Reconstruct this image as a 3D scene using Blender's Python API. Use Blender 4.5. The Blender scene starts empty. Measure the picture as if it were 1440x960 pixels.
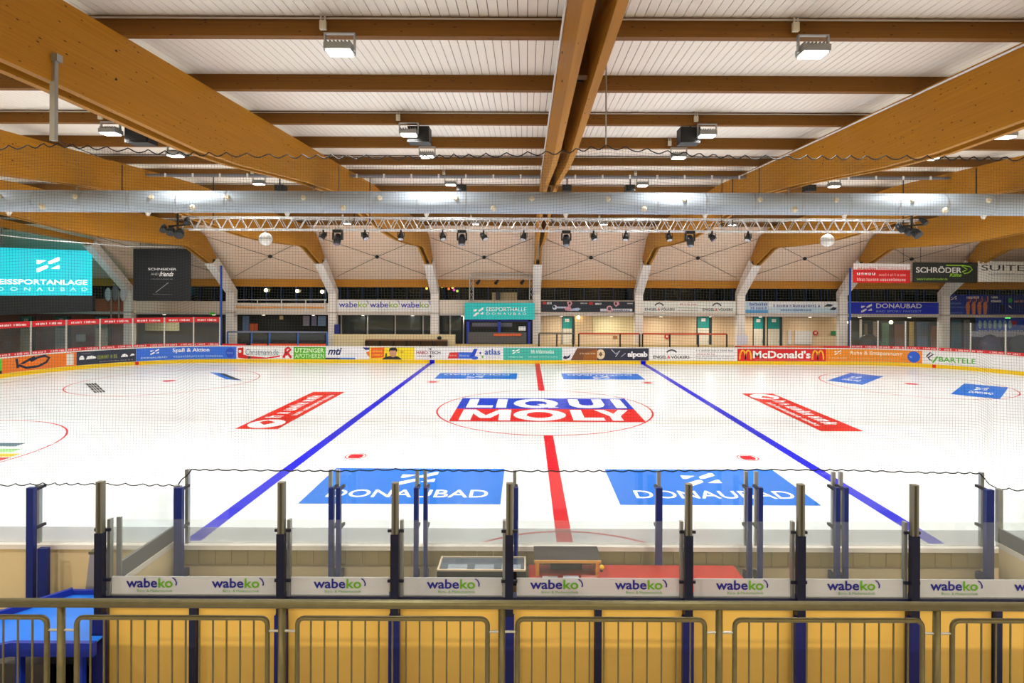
import bpy, bmesh, math, random
from mathutils import Vector
random.seed(7)

# ------------------------------------------------------------------ camera, world, exposure
F, PX, PY, H, XC, YC, ROLL = 801.0, 740.0, 410.0, 4.93, -0.78, -24.0, 0.004
scn = bpy.context.scene
col = scn.collection
cd = bpy.data.cameras.new('camera'); cam = bpy.data.objects.new('camera', cd); col.objects.link(cam)
cd.sensor_width = 36.0; cd.lens = F / 1440 * 36
cd.shift_x = (720 - PX) / 1440; cd.shift_y = (PY - 480) / 1440
cd.clip_start = 0.05; cd.clip_end = 400
cam.location = (XC, YC, H)
cam.rotation_mode = 'XYZ'; cam.rotation_euler = (math.pi / 2, -ROLL, 0)
scn.camera = cam
vs = scn.view_settings
vs.view_transform = 'Standard'; vs.look = 'None'; vs.gamma = 1; vs.use_curve_mapping = False
vs.exposure = 0.36
wd = bpy.data.worlds.new('World'); scn.world = wd; wd.use_nodes = True
wd.node_tree.nodes['Background'].inputs[0].default_value = (0.9, 0.95, 1, 1)
wd.node_tree.nodes['Background'].inputs[1].default_value = 0.02
REAR_W = 400.0
LAMP_W = 72.0          # watts of each roof floodlight

def W(x, y, D):
    """pixel of the 1440x960 photograph + depth from the camera -> world point"""
    a, b = x - PX, y - PY
    a, b = a + ROLL * b, b - ROLL * a
    return Vector((XC + a / F * D, YC + D, H - b / F * D))
def ground(x, y):
    a, b = x - PX, y - PY
    b -= ROLL * a
    return W(x, y, F * H / b)

# ------------------------------------------------------------------ materials
def lin(c):
    return tuple(((v / 255) / 12.92 if v / 255 <= 0.04045 else ((v / 255 + 0.055) / 1.055) ** 2.4) for v in c)
MC = {}
def M(c, rough=0.5, metal=0.0, var=0.06, scale=3.0, spec=0.4):
    key = (tuple(c), rough, metal, var, scale, spec)
    if key in MC: return MC[key]
    m = bpy.data.materials.new('paint_%d_%d_%d' % tuple(c)); m.use_nodes = True
    nt = m.node_tree; b = nt.nodes['Principled BSDF']
    l = lin(c)
    n = nt.nodes.new('ShaderNodeTexNoise'); n.inputs['Scale'].default_value = scale; n.inputs['Detail'].default_value = 4
    tc = nt.nodes.new('ShaderNodeTexCoord'); nt.links.new(tc.outputs['Object'], n.inputs['Vector'])
    mx = nt.nodes.new('ShaderNodeMix'); mx.data_type = 'RGBA'
    mx.inputs['A'].default_value = (*[v * (1 - var) for v in l], 1)
    mx.inputs['B'].default_value = (*[min(1, v * (1 + var)) for v in l], 1)
    nt.links.new(n.outputs['Fac'], mx.inputs['Factor'])
    nt.links.new(mx.outputs['Result'], b.inputs['Base Color'])
    b.inputs['Roughness'].default_value = rough; b.inputs['Metallic'].default_value = metal
    b.inputs['Specular IOR Level'].default_value = spec
    MC[key] = m
    return m
def EM(name, c, s):
    m = bpy.data.materials.new(name); m.use_nodes = True; b = m.node_tree.nodes['Principled BSDF']
    b.inputs['Base Color'].default_value = (*lin(c), 1)
    b.inputs['Emission Color'].default_value = (*lin(c), 1); b.inputs['Emission Strength'].default_value = s
    return m
def wood(name, c1, c2, axis):
    """glued-laminated timber: lamella bands along z, grain along `axis`, dark knots"""
    m = bpy.data.materials.new(name); m.use_nodes = True; nt = m.node_tree; b = nt.nodes['Principled BSDF']
    L = nt.links.new; N = nt.nodes.new
    tc = N('ShaderNodeTexCoord')
    mp = N('ShaderNodeMapping'); L(tc.outputs['Object'], mp.inputs['Vector'])
    mp.inputs['Scale'].default_value = (0.25, 6, 14) if axis == 'x' else (6, 0.25, 14)
    n = N('ShaderNodeTexNoise'); n.inputs['Scale'].default_value = 2.2; n.inputs['Detail'].default_value = 5
    L(mp.outputs[0], n.inputs['Vector'])
    mx = N('ShaderNodeMix'); mx.data_type = 'RGBA'
    mx.inputs['A'].default_value = (*lin(c1), 1); mx.inputs['B'].default_value = (*lin(c2), 1)
    L(n.outputs['Fac'], mx.inputs['Factor'])
    mp2 = N('ShaderNodeMapping'); L(tc.outputs['Object'], mp2.inputs['Vector'])
    mp2.inputs['Scale'].default_value = (3.2, 9, 9) if axis == 'x' else (9, 3.2, 9)
    v = N('ShaderNodeTexVoronoi'); v.inputs['Scale'].default_value = 1.35; v.inputs['Randomness'].default_value = 1
    L(mp2.outputs[0], v.inputs['Vector'])
    rp = N('ShaderNodeValToRGB'); rp.color_ramp.elements[0].position = 0.075; rp.color_ramp.elements[1].position = 0.15
    rp.color_ramp.elements[0].color = (1, 1, 1, 1); rp.color_ramp.elements[1].color = (0, 0, 0, 1)
    L(v.outputs['Distance'], rp.inputs['Fac'])
    mk = N('ShaderNodeMix'); mk.data_type = 'RGBA'; mk.inputs['B'].default_value = (*lin((74, 42, 12)), 1)
    L(rp.outputs['Color'], mk.inputs['Factor']); L(mx.outputs['Result'], mk.inputs['A'])
    L(mk.outputs['Result'], b.inputs['Base Color'])
    b.inputs['Roughness'].default_value = 0.55; b.inputs['Specular IOR Level'].default_value = 0.25
    return m
def glass(name, tint, amount, rough=0.03, refl=0.06):
    m = bpy.data.materials.new(name); m.use_nodes = True; nt = m.node_tree; nt.nodes.clear()
    N = nt.nodes.new; L = nt.links.new
    o = N('ShaderNodeOutputMaterial'); t = N('ShaderNodeBsdfTransparent'); d = N('ShaderNodeBsdfDiffuse'); g = N('ShaderNodeBsdfGlossy')
    n = N('ShaderNodeTexNoise'); n.inputs['Scale'].default_value = 1.5
    mr = N('ShaderNodeMapRange'); mr.inputs['To Min'].default_value = amount * 0.85; mr.inputs['To Max'].default_value = amount * 1.15
    L(n.outputs['Fac'], mr.inputs['Value'])
    t.inputs[0].default_value = (0.97, 0.985, 0.98, 1); d.inputs[0].default_value = (*lin(tint), 1)
    g.inputs['Roughness'].default_value = rough; g.inputs[0].default_value = (0.9, 0.95, 0.95, 1)
    a = N('ShaderNodeMixShader'); L(mr.outputs[0], a.inputs[0]); L(t.outputs[0], a.inputs[1]); L(d.outputs[0], a.inputs[2])
    b = N('ShaderNodeMixShader'); b.inputs[0].default_value = refl; L(a.outputs[0], b.inputs[1]); L(g.outputs[0], b.inputs[2])
    L(b.outputs[0], o.inputs[0])
    return m
def ice_mat():
    m = bpy.data.materials.new('ice'); m.use_nodes = True; nt = m.node_tree; b = nt.nodes['Principled BSDF']
    L = nt.links.new; N = nt.nodes.new
    tc = N('ShaderNodeTexCoord')
    n = N('ShaderNodeTexNoise'); n.inputs['Scale'].default_value = 0.5; n.inputs['Detail'].default_value = 8; L(tc.outputs['Object'], n.inputs['Vector'])
    mx = N('ShaderNodeMix'); mx.data_type = 'RGBA'
    mx.inputs['A'].default_value = (*lin((222, 227, 230)), 1); mx.inputs['B'].default_value = (*lin((234, 238, 240)), 1)
    L(n.outputs['Fac'], mx.inputs['Factor']); L(mx.outputs['Result'], b.inputs['Base Color'])
    b.inputs['Roughness'].default_value = 0.28; b.inputs['Specular IOR Level'].default_value = 0.25
    return m
def paint_ice(c):
    """paint under ice with skate scratches"""
    m = bpy.data.materials.new('ice_paint_%d_%d_%d' % tuple(c)); m.use_nodes = True; nt = m.node_tree; b = nt.nodes['Principled BSDF']
    L = nt.links.new; N = nt.nodes.new
    tc = N('ShaderNodeTexCoord')
    n = N('ShaderNodeTexNoise'); n.inputs['Scale'].default_value = 3.0; n.inputs['Detail'].default_value = 9; n.inputs['Roughness'].default_value = 0.75
    n.inputs['Distortion'].default_value = 2.5
    L(tc.outputs['Object'], n.inputs['Vector'])
    rp = N('ShaderNodeValToRGB'); rp.color_ramp.elements[0].position = 0.60; rp.color_ramp.elements[1].position = 0.78
    L(n.outputs['Fac'], rp.inputs['Fac'])
    mx = N('ShaderNodeMix'); mx.data_type = 'RGBA'; mx.inputs['A'].default_value = (*lin(c), 1)
    mx.inputs['B'].default_value = (*[0.55 * v + 0.42 for v in lin(c)], 1)
    L(rp.outputs['Color'], mx.inputs['Factor']); L(mx.outputs['Result'], b.inputs['Base Color'])
    b.inputs['Roughness'].default_value = 0.3; b.inputs['Specular IOR Level'].default_value = 0.06
    return m
PI_ = {}
def PI(c):
    if c not in PI_: PI_[c] = paint_ice(c)
    return PI_[c]
GLU_Y = wood('glulam_beam', (158, 102, 18), (200, 140, 34), 'y')
GLU_X = wood('glulam_purlin', (108, 68, 16), (140, 92, 26), 'x')
WHITE = M((240, 240, 238)); STEEL = M((165, 168, 165), 0.35, 0.75); BLACK = M((16, 16, 18), 0.5)
GALV = M((106, 100, 68), 0.45, 0.55, 0.25, 14.0); BLUE = M((16, 36, 112), 0.4); NAVY = M((18, 26, 92), 0.4)
CREAM = M((232, 214, 170), 0.6); CONC = M((206, 198, 190), 0.8, 0, 0.08, 6)
GLASS = glass('clear_glass', (210, 225, 225), 0.03); GLASS_D = glass('hall_glass', (150, 165, 175), 0.03, 0.05, 0.02)

# ------------------------------------------------------------------ mesh builder
class MB:
    def __init__(s): s.v = []; s.f = []
    def add(s, vs, fs):
        o = len(s.v); s.v += [Vector(p) for p in vs]; s.f += [tuple(i + o for i in f) for f in fs]; return s
    def box(s, x0, x1, y0, y1, z0, z1):
        return s.add([(x0, y0, z0), (x1, y0, z0), (x1, y1, z0), (x0, y1, z0), (x0, y0, z1), (x1, y0, z1), (x1, y1, z1), (x0, y1, z1)],
                     [(0, 3, 2, 1), (4, 5, 6, 7), (0, 1, 5, 4), (1, 2, 6, 5), (2, 3, 7, 6), (3, 0, 4, 7)])
    def tube(s, pts, r, n=8, closed=False):
        pts = [Vector(p) for p in pts]; rings = []; up = None
        rr = r if isinstance(r, (list, tuple)) else [r] * len(pts)
        for i, p in enumerate(pts):
            if closed: t = pts[(i + 1) % len(pts)] - pts[i - 1]
            else: t = pts[min(i + 1, len(pts) - 1)] - pts[max(i - 1, 0)]
            t.normalize()
            a = Vector((0, 0, 1)) if abs(t.z) < 0.9 else Vector((1, 0, 0))
            if up is not None:
                a = up - t * up.dot(t)
                if a.length < 1e-4: a = Vector((0, 0, 1)) if abs(t.z) < 0.9 else Vector((1, 0, 0))
            u = t.cross(a).normalized(); w = u.cross(t).normalized(); up = w
            rings.append([p + (u * math.cos(2 * math.pi * k / n) + w * math.sin(2 * math.pi * k / n)) * rr[i] for k in range(n)])
        vs = [q for g in rings for q in g]; fs = []; m = len(pts)
        for i in range(m if closed else m - 1):
            j = (i + 1) % m
            for k in range(n): fs.append((i * n + k, i * n + (k + 1) % n, j * n + (k + 1) % n, j * n + k))
        if not closed: fs += [tuple(range(n - 1, -1, -1)), tuple((m - 1) * n + k for k in range(n))]
        return s.add(vs, fs)
    def prof(s, pts, x0, x1):
        """(y,z) polygon extruded along x"""
        n = len(pts)
        return s.add([(x0, y, z) for y, z in pts] + [(x1, y, z) for y, z in pts],
                     [tuple(range(n)), tuple(range(2 * n - 1, n - 1, -1))] + [(i, n + i, n + (i + 1) % n, (i + 1) % n) for i in range(n)])
    def plan(s, pts, z0, z1):
        n = len(pts)
        return s.add([(x, y, z0) for x, y in pts] + [(x, y, z1) for x, y in pts],
                     [tuple(range(n - 1, -1, -1)), tuple(range(n, 2 * n))] + [(i, (i + 1) % n, n + (i + 1) % n, n + i) for i in range(n)])
    def ball(s, c, rx, ry=None, rz=None, nu=12, nv=8):
        ry = ry or rx; rz = rz or rx; c = Vector(c)
        vs = []; fs = []
        for j in range(nv + 1):
            t = math.pi * j / nv
            for i in range(nu):
                p = 2 * math.pi * i / nu
                vs.append(c + Vector((rx * math.sin(t) * math.cos(p), ry * math.sin(t) * math.sin(p), rz * math.cos(t))))
        for j in range(nv):
            for i in range(nu): fs.append((j * nu + i, (j + 1) * nu + i, (j + 1) * nu + (i + 1) % nu, j * nu + (i + 1) % nu))
        return s.add(vs, fs)
    def build(s, name, mat, parent=None, smooth=False, world=False):
        me = bpy.data.meshes.new(name)
        if parent is None:
            if world: o0 = Vector((0, 0, 0))
            else:
                xs = [p.x for p in s.v]; ys = [p.y for p in s.v]; zs = [p.z for p in s.v]
                o0 = Vector(((min(xs) + max(xs)) / 2, (min(ys) + max(ys)) / 2, min(zs)))
        else:
            o0 = Vector((0, 0, 0)); q = parent
            while q is not None: o0 += q.location; q = q.parent
        me.from_pydata([p - o0 for p in s.v], [], s.f); me.update()
        bm = bmesh.new(); bm.from_mesh(me); bmesh.ops.recalc_face_normals(bm, faces=bm.faces); bm.to_mesh(me); bm.free()
        if smooth:
            for p in me.polygons: p.use_smooth = len(p.vertices) <= 4
        me.materials.append(mat)
        ob = bpy.data.objects.new(name, me); col.objects.link(ob)
        if parent is None: ob.location = o0
        else: ob.parent = parent
        return ob
def tag(o, label, cat, group=None):
    o['label'] = label; o['category'] = cat
    if group: o['group'] = group
    return o
def thing(name, loc, label, cat, group=None):
    o = bpy.data.objects.new(name, None); o.empty_display_size = 0.2; col.objects.link(o); o.location = loc
    return tag(o, label, cat, group)
def struct(o): o['kind'] = 'structure'; return o
def copy_tree(o, parent=None):
    c = o.copy(); col.objects.link(c); c.parent = parent
    for ch in o.children: copy_tree(ch, c)
    return c
ORD = ['first', 'second', 'third', 'fourth', 'fifth', 'sixth', 'seventh', 'eighth', 'ninth', 'tenth', 'eleventh', 'twelfth', 'thirteenth', 'fourteenth', 'fifteenth', 'sixteenth', 'seventeenth', 'eighteenth', 'nineteenth', 'twentieth']

# ------------------------------------------------------------------ lettering and print
TXT = {}
def text_geo(t, bold=0.0, shear=0.0):
    k = (t, bold, shear)
    if k not in TXT:
        c = bpy.data.curves.new('lettering', 'FONT'); c.body = t; c.resolution_u = 3; c.fill_mode = 'FRONT'; c.offset = bold; c.shear = shear
        o = bpy.data.objects.new('lettering', c); col.objects.link(o)
        dg = bpy.context.evaluated_depsgraph_get(); dg.update()
        me = o.evaluated_get(dg).to_mesh()
        vs = [(v.co.x, v.co.y) for v in me.vertices]; fs = [tuple(p.vertices) for p in me.polygons]
        bpy.data.objects.remove(o); bpy.data.curves.remove(c)
        xs = [p[0] for p in vs]; ys = [p[1] for p in vs]
        x0, x1, y0, y1 = min(xs), max(xs), min(ys), max(ys)
        TXT[k] = ([((x - x0) / (x1 - x0), (y - y0) / (y1 - y0)) for x, y in vs], fs)
    return TXT[k]
EMBLEM = [[(0, .80), (.42, .78), (.12, .54), (0, .54)], [(.5, .56), (.62, .56), (1, .8), (1, 1), (.9, 1), (.5, .70)],
          [(0, 0), (.12, .03), (.5, .30), (.5, .46), (.38, .46), (0, .22)], [(.6, .24), (1, .24), (1, .48), (.92, .48)]]
def stroke(pts, w, asp):
    """thick polyline in (u,v); asp = physical width/height of the panel"""
    L, R = [], []
    for i, (x, y) in enumerate(pts):
        a = pts[max(i - 1, 0)]; b = pts[min(i + 1, len(pts) - 1)]
        tx, ty = (b[0] - a[0]) * asp, b[1] - a[1]; l = math.hypot(tx, ty) or 1
        nx, ny = -ty / l * w / 2, tx / l * w / 2
        L.append((x + nx / asp, y + ny)); R.append((x - nx / asp, y - ny))
    n = len(pts)
    return L + R, [(i, i + 1, n + i + 1, n + i) for i in range(n - 1)]
def blobs(n, seed):
    r = random.Random(seed); vs = []; fs = []; x = 0; ws = [r.uniform(.6, 1.0) for _ in range(n)]; tot = sum(ws) + .35 * n
    for k, w in enumerate(ws):
        if r.random() < .16: x += .5
        h = r.choice((1, .75, .75, .75)); o = len(vs); a = w * .34
        # a letter-like pair of bars with a joining stroke
        for (xa, xb, ya, yb) in ((x, x + a, 0, h), (x + w - a, x + w, 0, .75), (x + a, x + w - a, r.choice((0, .3, .55)), 0)):
            if yb == 0: yb = ya + .2
            o = len(vs); vs += [(xa, ya), (xb, ya), (xb, yb), (xa, yb)]; fs.append((o, o + 1, o + 2, o + 3))
        x += w + .35
    return [(p / x, q) for p, q in vs], fs
def printing(parent, mp, items, x0, x1, asp):
    """items in photograph columns (x) and panel height fraction (v); mp(u, v, off) -> world point"""
    U = lambda x: (x - x0) / (x1 - x0)
    off = 0.004
    for k, it in enumerate(items):
        kind = it[0]; nm = 'printed_shape'
        if kind == 't':
            _, t, xa, xb, va, vb, c = it[:7]; b, sh = (it[7] if len(it) > 7 else 0.02), (it[8] if len(it) > 8 else 0)
            g, fs = text_geo(t, b, sh); vs = [(U(xa) + p * (U(xb) - U(xa)), va + q * (vb - va)) for p, q in g]; nm = 'lettering'
        elif kind == 'w':
            _, n, xa, xb, va, vb, c = it; g, fs = blobs(n, k * 31 + int(xa)); vs = [(U(xa) + p * (U(xb) - U(xa)), va + q * (vb - va)) for p, q in g]; nm = 'lettering'
        elif kind == 'r':
            _, xa, xb, va, vb, c = it; vs = []; fs = []; n = 6
            for i in range(n + 1):
                u = U(xa) + (U(xb) - U(xa)) * i / n; vs += [(u, va), (u, vb)]
            fs = [(2 * i, 2 * i + 2, 2 * i + 3, 2 * i + 1) for i in range(n)]
        elif kind == 'p':
            _, pts, c = it; vs = [(U(x), v) for x, v in pts]; fs = [tuple(range(len(vs)))]
        elif kind == 'e':
            _, xc, vc, rx, rv, c = it; vs = [(U(xc) + rx / (x1 - x0) * math.cos(t * math.pi / 12), vc + rv * math.sin(t * math.pi / 12)) for t in range(24)]; fs = [tuple(range(24))]
        elif kind == 's':
            _, pts, w, c = it; vs, fs = stroke([(U(x), v) for x, v in pts], w, asp)
        elif kind == 'm':
            _, xa, xb, va, vb, c = it; vs = []; fs = []; nm = 'emblem'
            for pl in EMBLEM:
                o = len(vs); vs += [(U(xa) + p * (U(xb) - U(xa)), va + q * (vb - va)) for p, q in pl]; fs.append(tuple(range(o, o + len(pl))))
        me = MB(); me.add([mp(u, v, off + 0.0012 * k) for u, v in vs], fs)
        ob = me.build(nm, c if not isinstance(c, tuple) else M(c, 0.55, 0, 0.03), parent)
        if kind == 'w': ob['kind'] = 'stuff'
def flat_map(p0, pu, pv):
    p0, pu, pv = Vector(p0), Vector(pu), Vector(pv); U = pu - p0; V = pv - p0; n = U.cross(V).normalized()
    return lambda u, v, off: p0 + U * u + V * v + n * off
def banner(name, label, cat, x0, x1, y0, y1, D0, D1, bg, items, thick=0.04, group=None, emis=None, vertical=True):
    """flat hanging panel seen at columns x0..x1, rows y0 (top) .. y1 (bottom); depth D0 at its left, D1 at its right edge"""
    a, b = W(x0, y1, D0), W(x1, y1, D1); h = W(x0, y0, D0).z - a.z
    b.z = a.z + (0 if vertical else b.z - a.z)
    c = a + Vector((0, 0, h)); mp = flat_map(a, b, c); n = (b - a).cross(c - a).normalized()
    t = thing(name, (a + b) / 2, label, cat, group)
    mb = MB(); q = [a, b, b + Vector((0, 0, h)), c]
    mb.add([p for p in q] + [p - n * thick for p in q], [(0, 1, 2, 3), (7, 6, 5, 4), (0, 4, 5, 1), (1, 5, 6, 2), (2, 6, 7, 3), (3, 7, 4, 0)])
    mb.build('panel', emis or (bg if not isinstance(bg, tuple) else M(bg, 0.5, 0, 0.03)), t)
    printing(t, mp, items, x0, x1, (b - a).length / h)
    if name == 'hanging_banner':
        for u in (.12, .88):
            q0 = mp(u, 1.0, -thick / 2); MB().tube([q0, (q0.x, q0.y, PA[1] + (PB[1] - PA[1]) * (q0.y - YC - PA[0]) / (PB[0] - PA[0]))], .012, 5).build('hanger_cord', BLACK, t)
    return t, mp
WT, NV, RD, GN = (250, 250, 250), (22, 40, 120), (214, 24, 30), (70, 150, 30)

# ------------------------------------------------------------------ ice floor and its painted marks
HL, HW, RC = 30.0, 15.0, 8.5
def rrect(hl, hw, r, n=16):
    pts = []
    for cx, cy, a0 in ((hl - r, hw - r, 0), (-hl + r, hw - r, 90), (-hl + r, -hw + r, 180), (hl - r, -hw + r, 270)):
        for i in range(n + 1):
            a = math.radians(a0 + 90 * i / n); pts.append((cx + r * math.cos(a), cy + r * math.sin(a)))
    return pts
ice = struct(MB().plan(rrect(HL, HW, RC), -0.06, 0.0).build('floor', ice_mat(), world=True))
g = MB(); g.box(-44, 44, -16.4, 21.5, -0.4, -0.061)
struct(g.build('floor_concourse', M((120, 116, 110), 0.8), world=True))
def ring(cx, cy, r, w, a0=0, a1=360, n=96):
    vs, fs = [], []
    for i in range(n + 1):
        a = math.radians(a0 + (a1 - a0) * i / n); c, s = math.cos(a), math.sin(a)
        vs += [(cx + (r - w) * c, cy + (r - w) * s, .002), (cx + r * c, cy + r * s, .002)]
    return vs, [(2 * i, 2 * i + 1, 2 * i + 3, 2 * i + 2) for i in range(n)]
def mark(name, c, vs, fs): return MB().add(vs, fs).build(name, PI(c), ice)
def rect(x0, x1, y0, y1, z=.002): return [(x0, y0, z), (x1, y0, z), (x1, y1, z), (x0, y1, z)], [(0, 1, 2, 3)]
IB, IR, IBL, IO = (4, 14, 205), (206, 6, 34), (0, 106, 208), (204, 28, 12)
for x in (-7.33, 7.33): mark('blue_line', IB, *rect(x - .16, x + .16, -15, 15))
mark('red_line', IR, *rect(-.16, .16, -15, -4.5)); mark('red_line', IR, *rect(-.16, .16, 4.5, 15))
mark('centre_circle', IR, *ring(0, 0, 4.5, .07))
mark('referee_crease', IR, *ring(0, -15, 2.75, .06, 0, 180, 48))
for sx in (-1, 1):
    mark('goal_line', (150, 40, 40), *rect(sx * 28.3 - .03, sx * 28.3 + .03, -9, 9))
    for sy in (-1, 1):
        x, y = sx * 5.85, sy * 7
        mark('face_off_ring', IR, *ring(x, y, .32, .035, n=32))
        t = [i * 15 for i in range(-3, 4)]
        mark('face_off_spot', IR, [(x + .27 * math.cos(math.radians(a)) * .8, y + .27 * math.sin(math.radians(a)), .003) for a in list(range(-50, 51, 10)) + list(range(130, 231, 10))], [tuple(range(22))])
        mark('face_off_circle', IR, *ring(sx * 20.2, sy * 7, 4.5, .06))
        mark('face_off_spot', IR, [(sx * 20.2 + .32 * math.cos(a * .3927), sy * 7 + .32 * math.sin(a * .3927), .003) for a in range(16)], [tuple(range(16))])
def ice_map(p0, pu, pv): return flat_map((*p0, 0.0), (*pu, 0.0), (*pv, 0.0))
def ice_ad(name, label, p0, pu, pv, bg, items, x1):
    """logo painted in the ice; items in columns 0..x1"""
    mp = ice_map(p0, pu, pv); mb = MB(); mb.add([mp(0, 0, .003), mp(1, 0, .003), mp(1, 1, .003), mp(0, 1, .003)], [(0, 1, 2, 3)])
    o = mb.build(name, PI(bg), ice); o['label'] = label
    asp = (Vector(pu) - Vector(p0)).length / (Vector(pv) - Vector(p0)).length
    printing(o, mp, items, 0, x1, asp)
    return o
LETW = PI((245, 247, 250))
def block(word, xs, v0, v1):
    """heavy block capitals as printed polygons, one per letter"""
    out = []
    for ch, (a, b) in zip(word, xs):
        w = b - a; P = lambda pts: ('p', [(a + w * x, v0 + (v1 - v0) * y) for x, y in pts], LETW)
        if ch == 'L': out.append(P([(0, 1), (.38, 1), (.38, .26), (1, .26), (1, 0), (0, 0)]))
        elif ch == 'I': out.append(P([(0, 0), (1, 0), (1, 1), (0, 1)]))
        elif ch == 'U': out.append(P([(0, 1), (.3, 1), (.3, .42), (.36, .30), (.5, .26), (.64, .30), (.7, .42), (.7, 1), (1, 1), (1, .36), (.93, .15), (.78, .03), (.5, -.02), (.22, .03), (.07, .15), (0, .36)]))
        elif ch == 'M': out.append(P([(0, 0), (0, 1), (.26, 1), (.5, .45), (.74, 1), (1, 1), (1, 0), (.77, 0), (.77, .62), (.6, .2), (.4, .2), (.23, .62), (.23, 0)]))
        elif ch == 'Y': out.append(P([(0, 1), (.3, 1), (.5, .62), (.7, 1), (1, 1), (.65, .4), (.65, 0), (.35, 0), (.35, .4)]))
        elif ch in 'OQ':
            t = [i * math.pi / 18 for i in range(37)]
            out.append(P([(.5 + .5 * math.cos(q), .5 + .53 * math.sin(q)) for q in t] + [(.5 + .25 * math.cos(q), .5 + .28 * math.sin(q)) for q in t[::-1]]))
            if ch == 'Q': out.append(P([(.52, .40), (.66, .44), (1.0, .04), (.78, -.02)]))
    return out
ice_ad('centre_logo_upper', 'blue upper half of the centre ice logo reading LIQUI', (-3.70, -.04), (3.78, -.04), (-3.70, 2.35), (10, 52, 190),
       block('LIQUI', [(5, 20), (22, 28), (32, 58), (64.5, 85), (90.5, 96.5)], .09, .90), 100)
ice_ad('centre_logo_lower', 'red lower half of the centre ice logo reading MOLY', (-3.70, -2.40), (3.78, -2.40), (-3.70, -.05), (214, 10, 14),
       block('MOLY', [(4.5, 31), (32.5, 60.5), (63.5, 80), (77, 96)], .09, .93), 100)
dn = [('t', 'DONAUBAD', 10, 93, .16, .36, LETW, .01), ('m', 42, 62, .48, .88, LETW)]
ice_ad('ice_logo', 'light blue DONAUBAD ice logo nearest the camera, left of the red line', (-6.05, -10.8), (-1.36, -10.8), (-6.05, -8.15), IBL, dn, 100)
ice_ad('ice_logo', 'light blue DONAUBAD ice logo nearest the camera, right of the red line', (1.42, -10.8), (6.08, -10.8), (1.42, -8.15), IBL, dn, 100)
ice_ad('ice_logo', 'light blue ice logo by the far boards, left of the red line', (-1.30, 10.4), (-5.95, 10.4), (-1.30, 8.1), IBL, dn, 100)
ice_ad('ice_logo', 'light blue ice logo by the far boards, right of the red line', (5.95, 10.4), (1.34, 10.4), (5.95, 8.1), IBL, dn, 100)
ro = [('e', 11, .5, 9, .42, LETW), ('p', [(8, .5), (14, .35), (18, .62), (14, .75)], PI(IO)), ('w', 9, 24, 88, .45, .85, LETW), ('w', 16, 30, 90, .14, .30, LETW)]
ice_ad('ice_logo', 'long red ice advert left of the left blue line', (-9.62, -3.7), (-9.62, 3.8), (-11.15, -3.7), IO, ro, 100)
ice_ad('ice_logo', 'long red ice advert right of the right blue line', (9.75, 3.8), (9.75, -3.7), (11.28, 3.8), IO, ro, 100)
def ice_quad(label, px, bg, items):
    q = [ground(x, y) for x, y in px]
    return ice_ad('ice_logo', label, q[0][:2], q[1][:2], q[3][:2], bg, items, 100)
ice_quad('blue ice logo in the far right face-off circle, left of its spot', [(1163, 535), (1213, 541), (1242, 529), (1196, 524)], IBL, [('m', 30, 55, .4, .7, LETW), ('t', 'DONAUBAD', 25, 75, .22, .36, LETW)])
ice_quad('blue ice logo in the far right face-off circle, right of its spot', [(1337, 554), (1406, 561), (1416, 545), (1356, 539)], IBL, [('m', 35, 62, .5, .8, LETW), ('t', 'DONAUBAD', 30, 80, .25, .42, LETW)])
ice_quad('blue and black ice advert in the far left face-off circle, right of its spot', [(318, 533), (341, 535), (312, 522), (294, 523)], IBL, [('r', 50, 98, .05, .95, PI((50, 56, 60)))])
o = ice_quad('black lettered ice advert in the far left face-off circle', [(133, 553), (150, 552), (134, 538), (119, 539)], (236, 240, 240), [('r', xa, xa + wd_, v_, v_ + .2, PI((16, 24, 22))) for v_ in (.04, .28, .52, .76) for xa, wd_ in ((4, 20), (30, 14), (52, 18), (78, 18))])
ice_ad('ice_logo', 'striped multicoloured ice advert at the left edge of the picture', (-18.2, -8.3), (-15.9, -8.3), (-18.2, -5.7), (240, 243, 243),
       [('r', 0, 98, .0, .18, PI((30, 130, 200))), ('r', 10, 100, .22, .4, PI((200, 70, 70))), ('r', 20, 98, .42, .55, PI((225, 180, 50))), ('r', 0, 80, .6, .75, PI((150, 200, 130))), ('r', 0, 60, .85, 1, PI((90, 110, 120)))], 100)

# ------------------------------------------------------------------ rink boards
def side_path():
    pts = [(-HL, -6.5 + .5 * i) for i in range(26)]
    pts += [(-HL + RC + RC * math.cos(math.radians(180 - a)), HW - RC + RC * math.sin(math.radians(180 - a))) for a in range(0, 91, 3)]
    pts += [(-21.0 + i * .5, HW) for i in range(85)]
    pts += [(HL - RC + RC * math.cos(math.radians(90 - a)), HW - RC + RC * math.sin(math.radians(90 - a))) for a in range(0, 91, 3)]
    pts += [(HL, 6.5 - .5 * i) for i in range(1, 27)]
    return pts
PATH = side_path()
CUM = [0.0]
for a, b in zip(PATH, PATH[1:]): CUM.append(CUM[-1] + math.dist(a, b))
def atS(s, z, off=0.0):
    """point on the far boards: s along the wall, height z, off towards the ice"""
    s = min(max(s, 0.0), CUM[-1] - 1e-6)
    lo = 0
    hi = len(CUM) - 1
    while hi - lo > 1:
        m = (lo + hi) // 2
        if CUM[m] <= s: lo = m
        else: hi = m
    t = (s - CUM[lo]) / (CUM[hi] - CUM[lo]); a, b = PATH[lo], PATH[hi]
    tx, ty = b[0] - a[0], b[1] - a[1]; l = math.hypot(tx, ty)
    return Vector((a[0] + tx * t + ty / l * off, a[1] + ty * t - tx / l * off, z))
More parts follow.
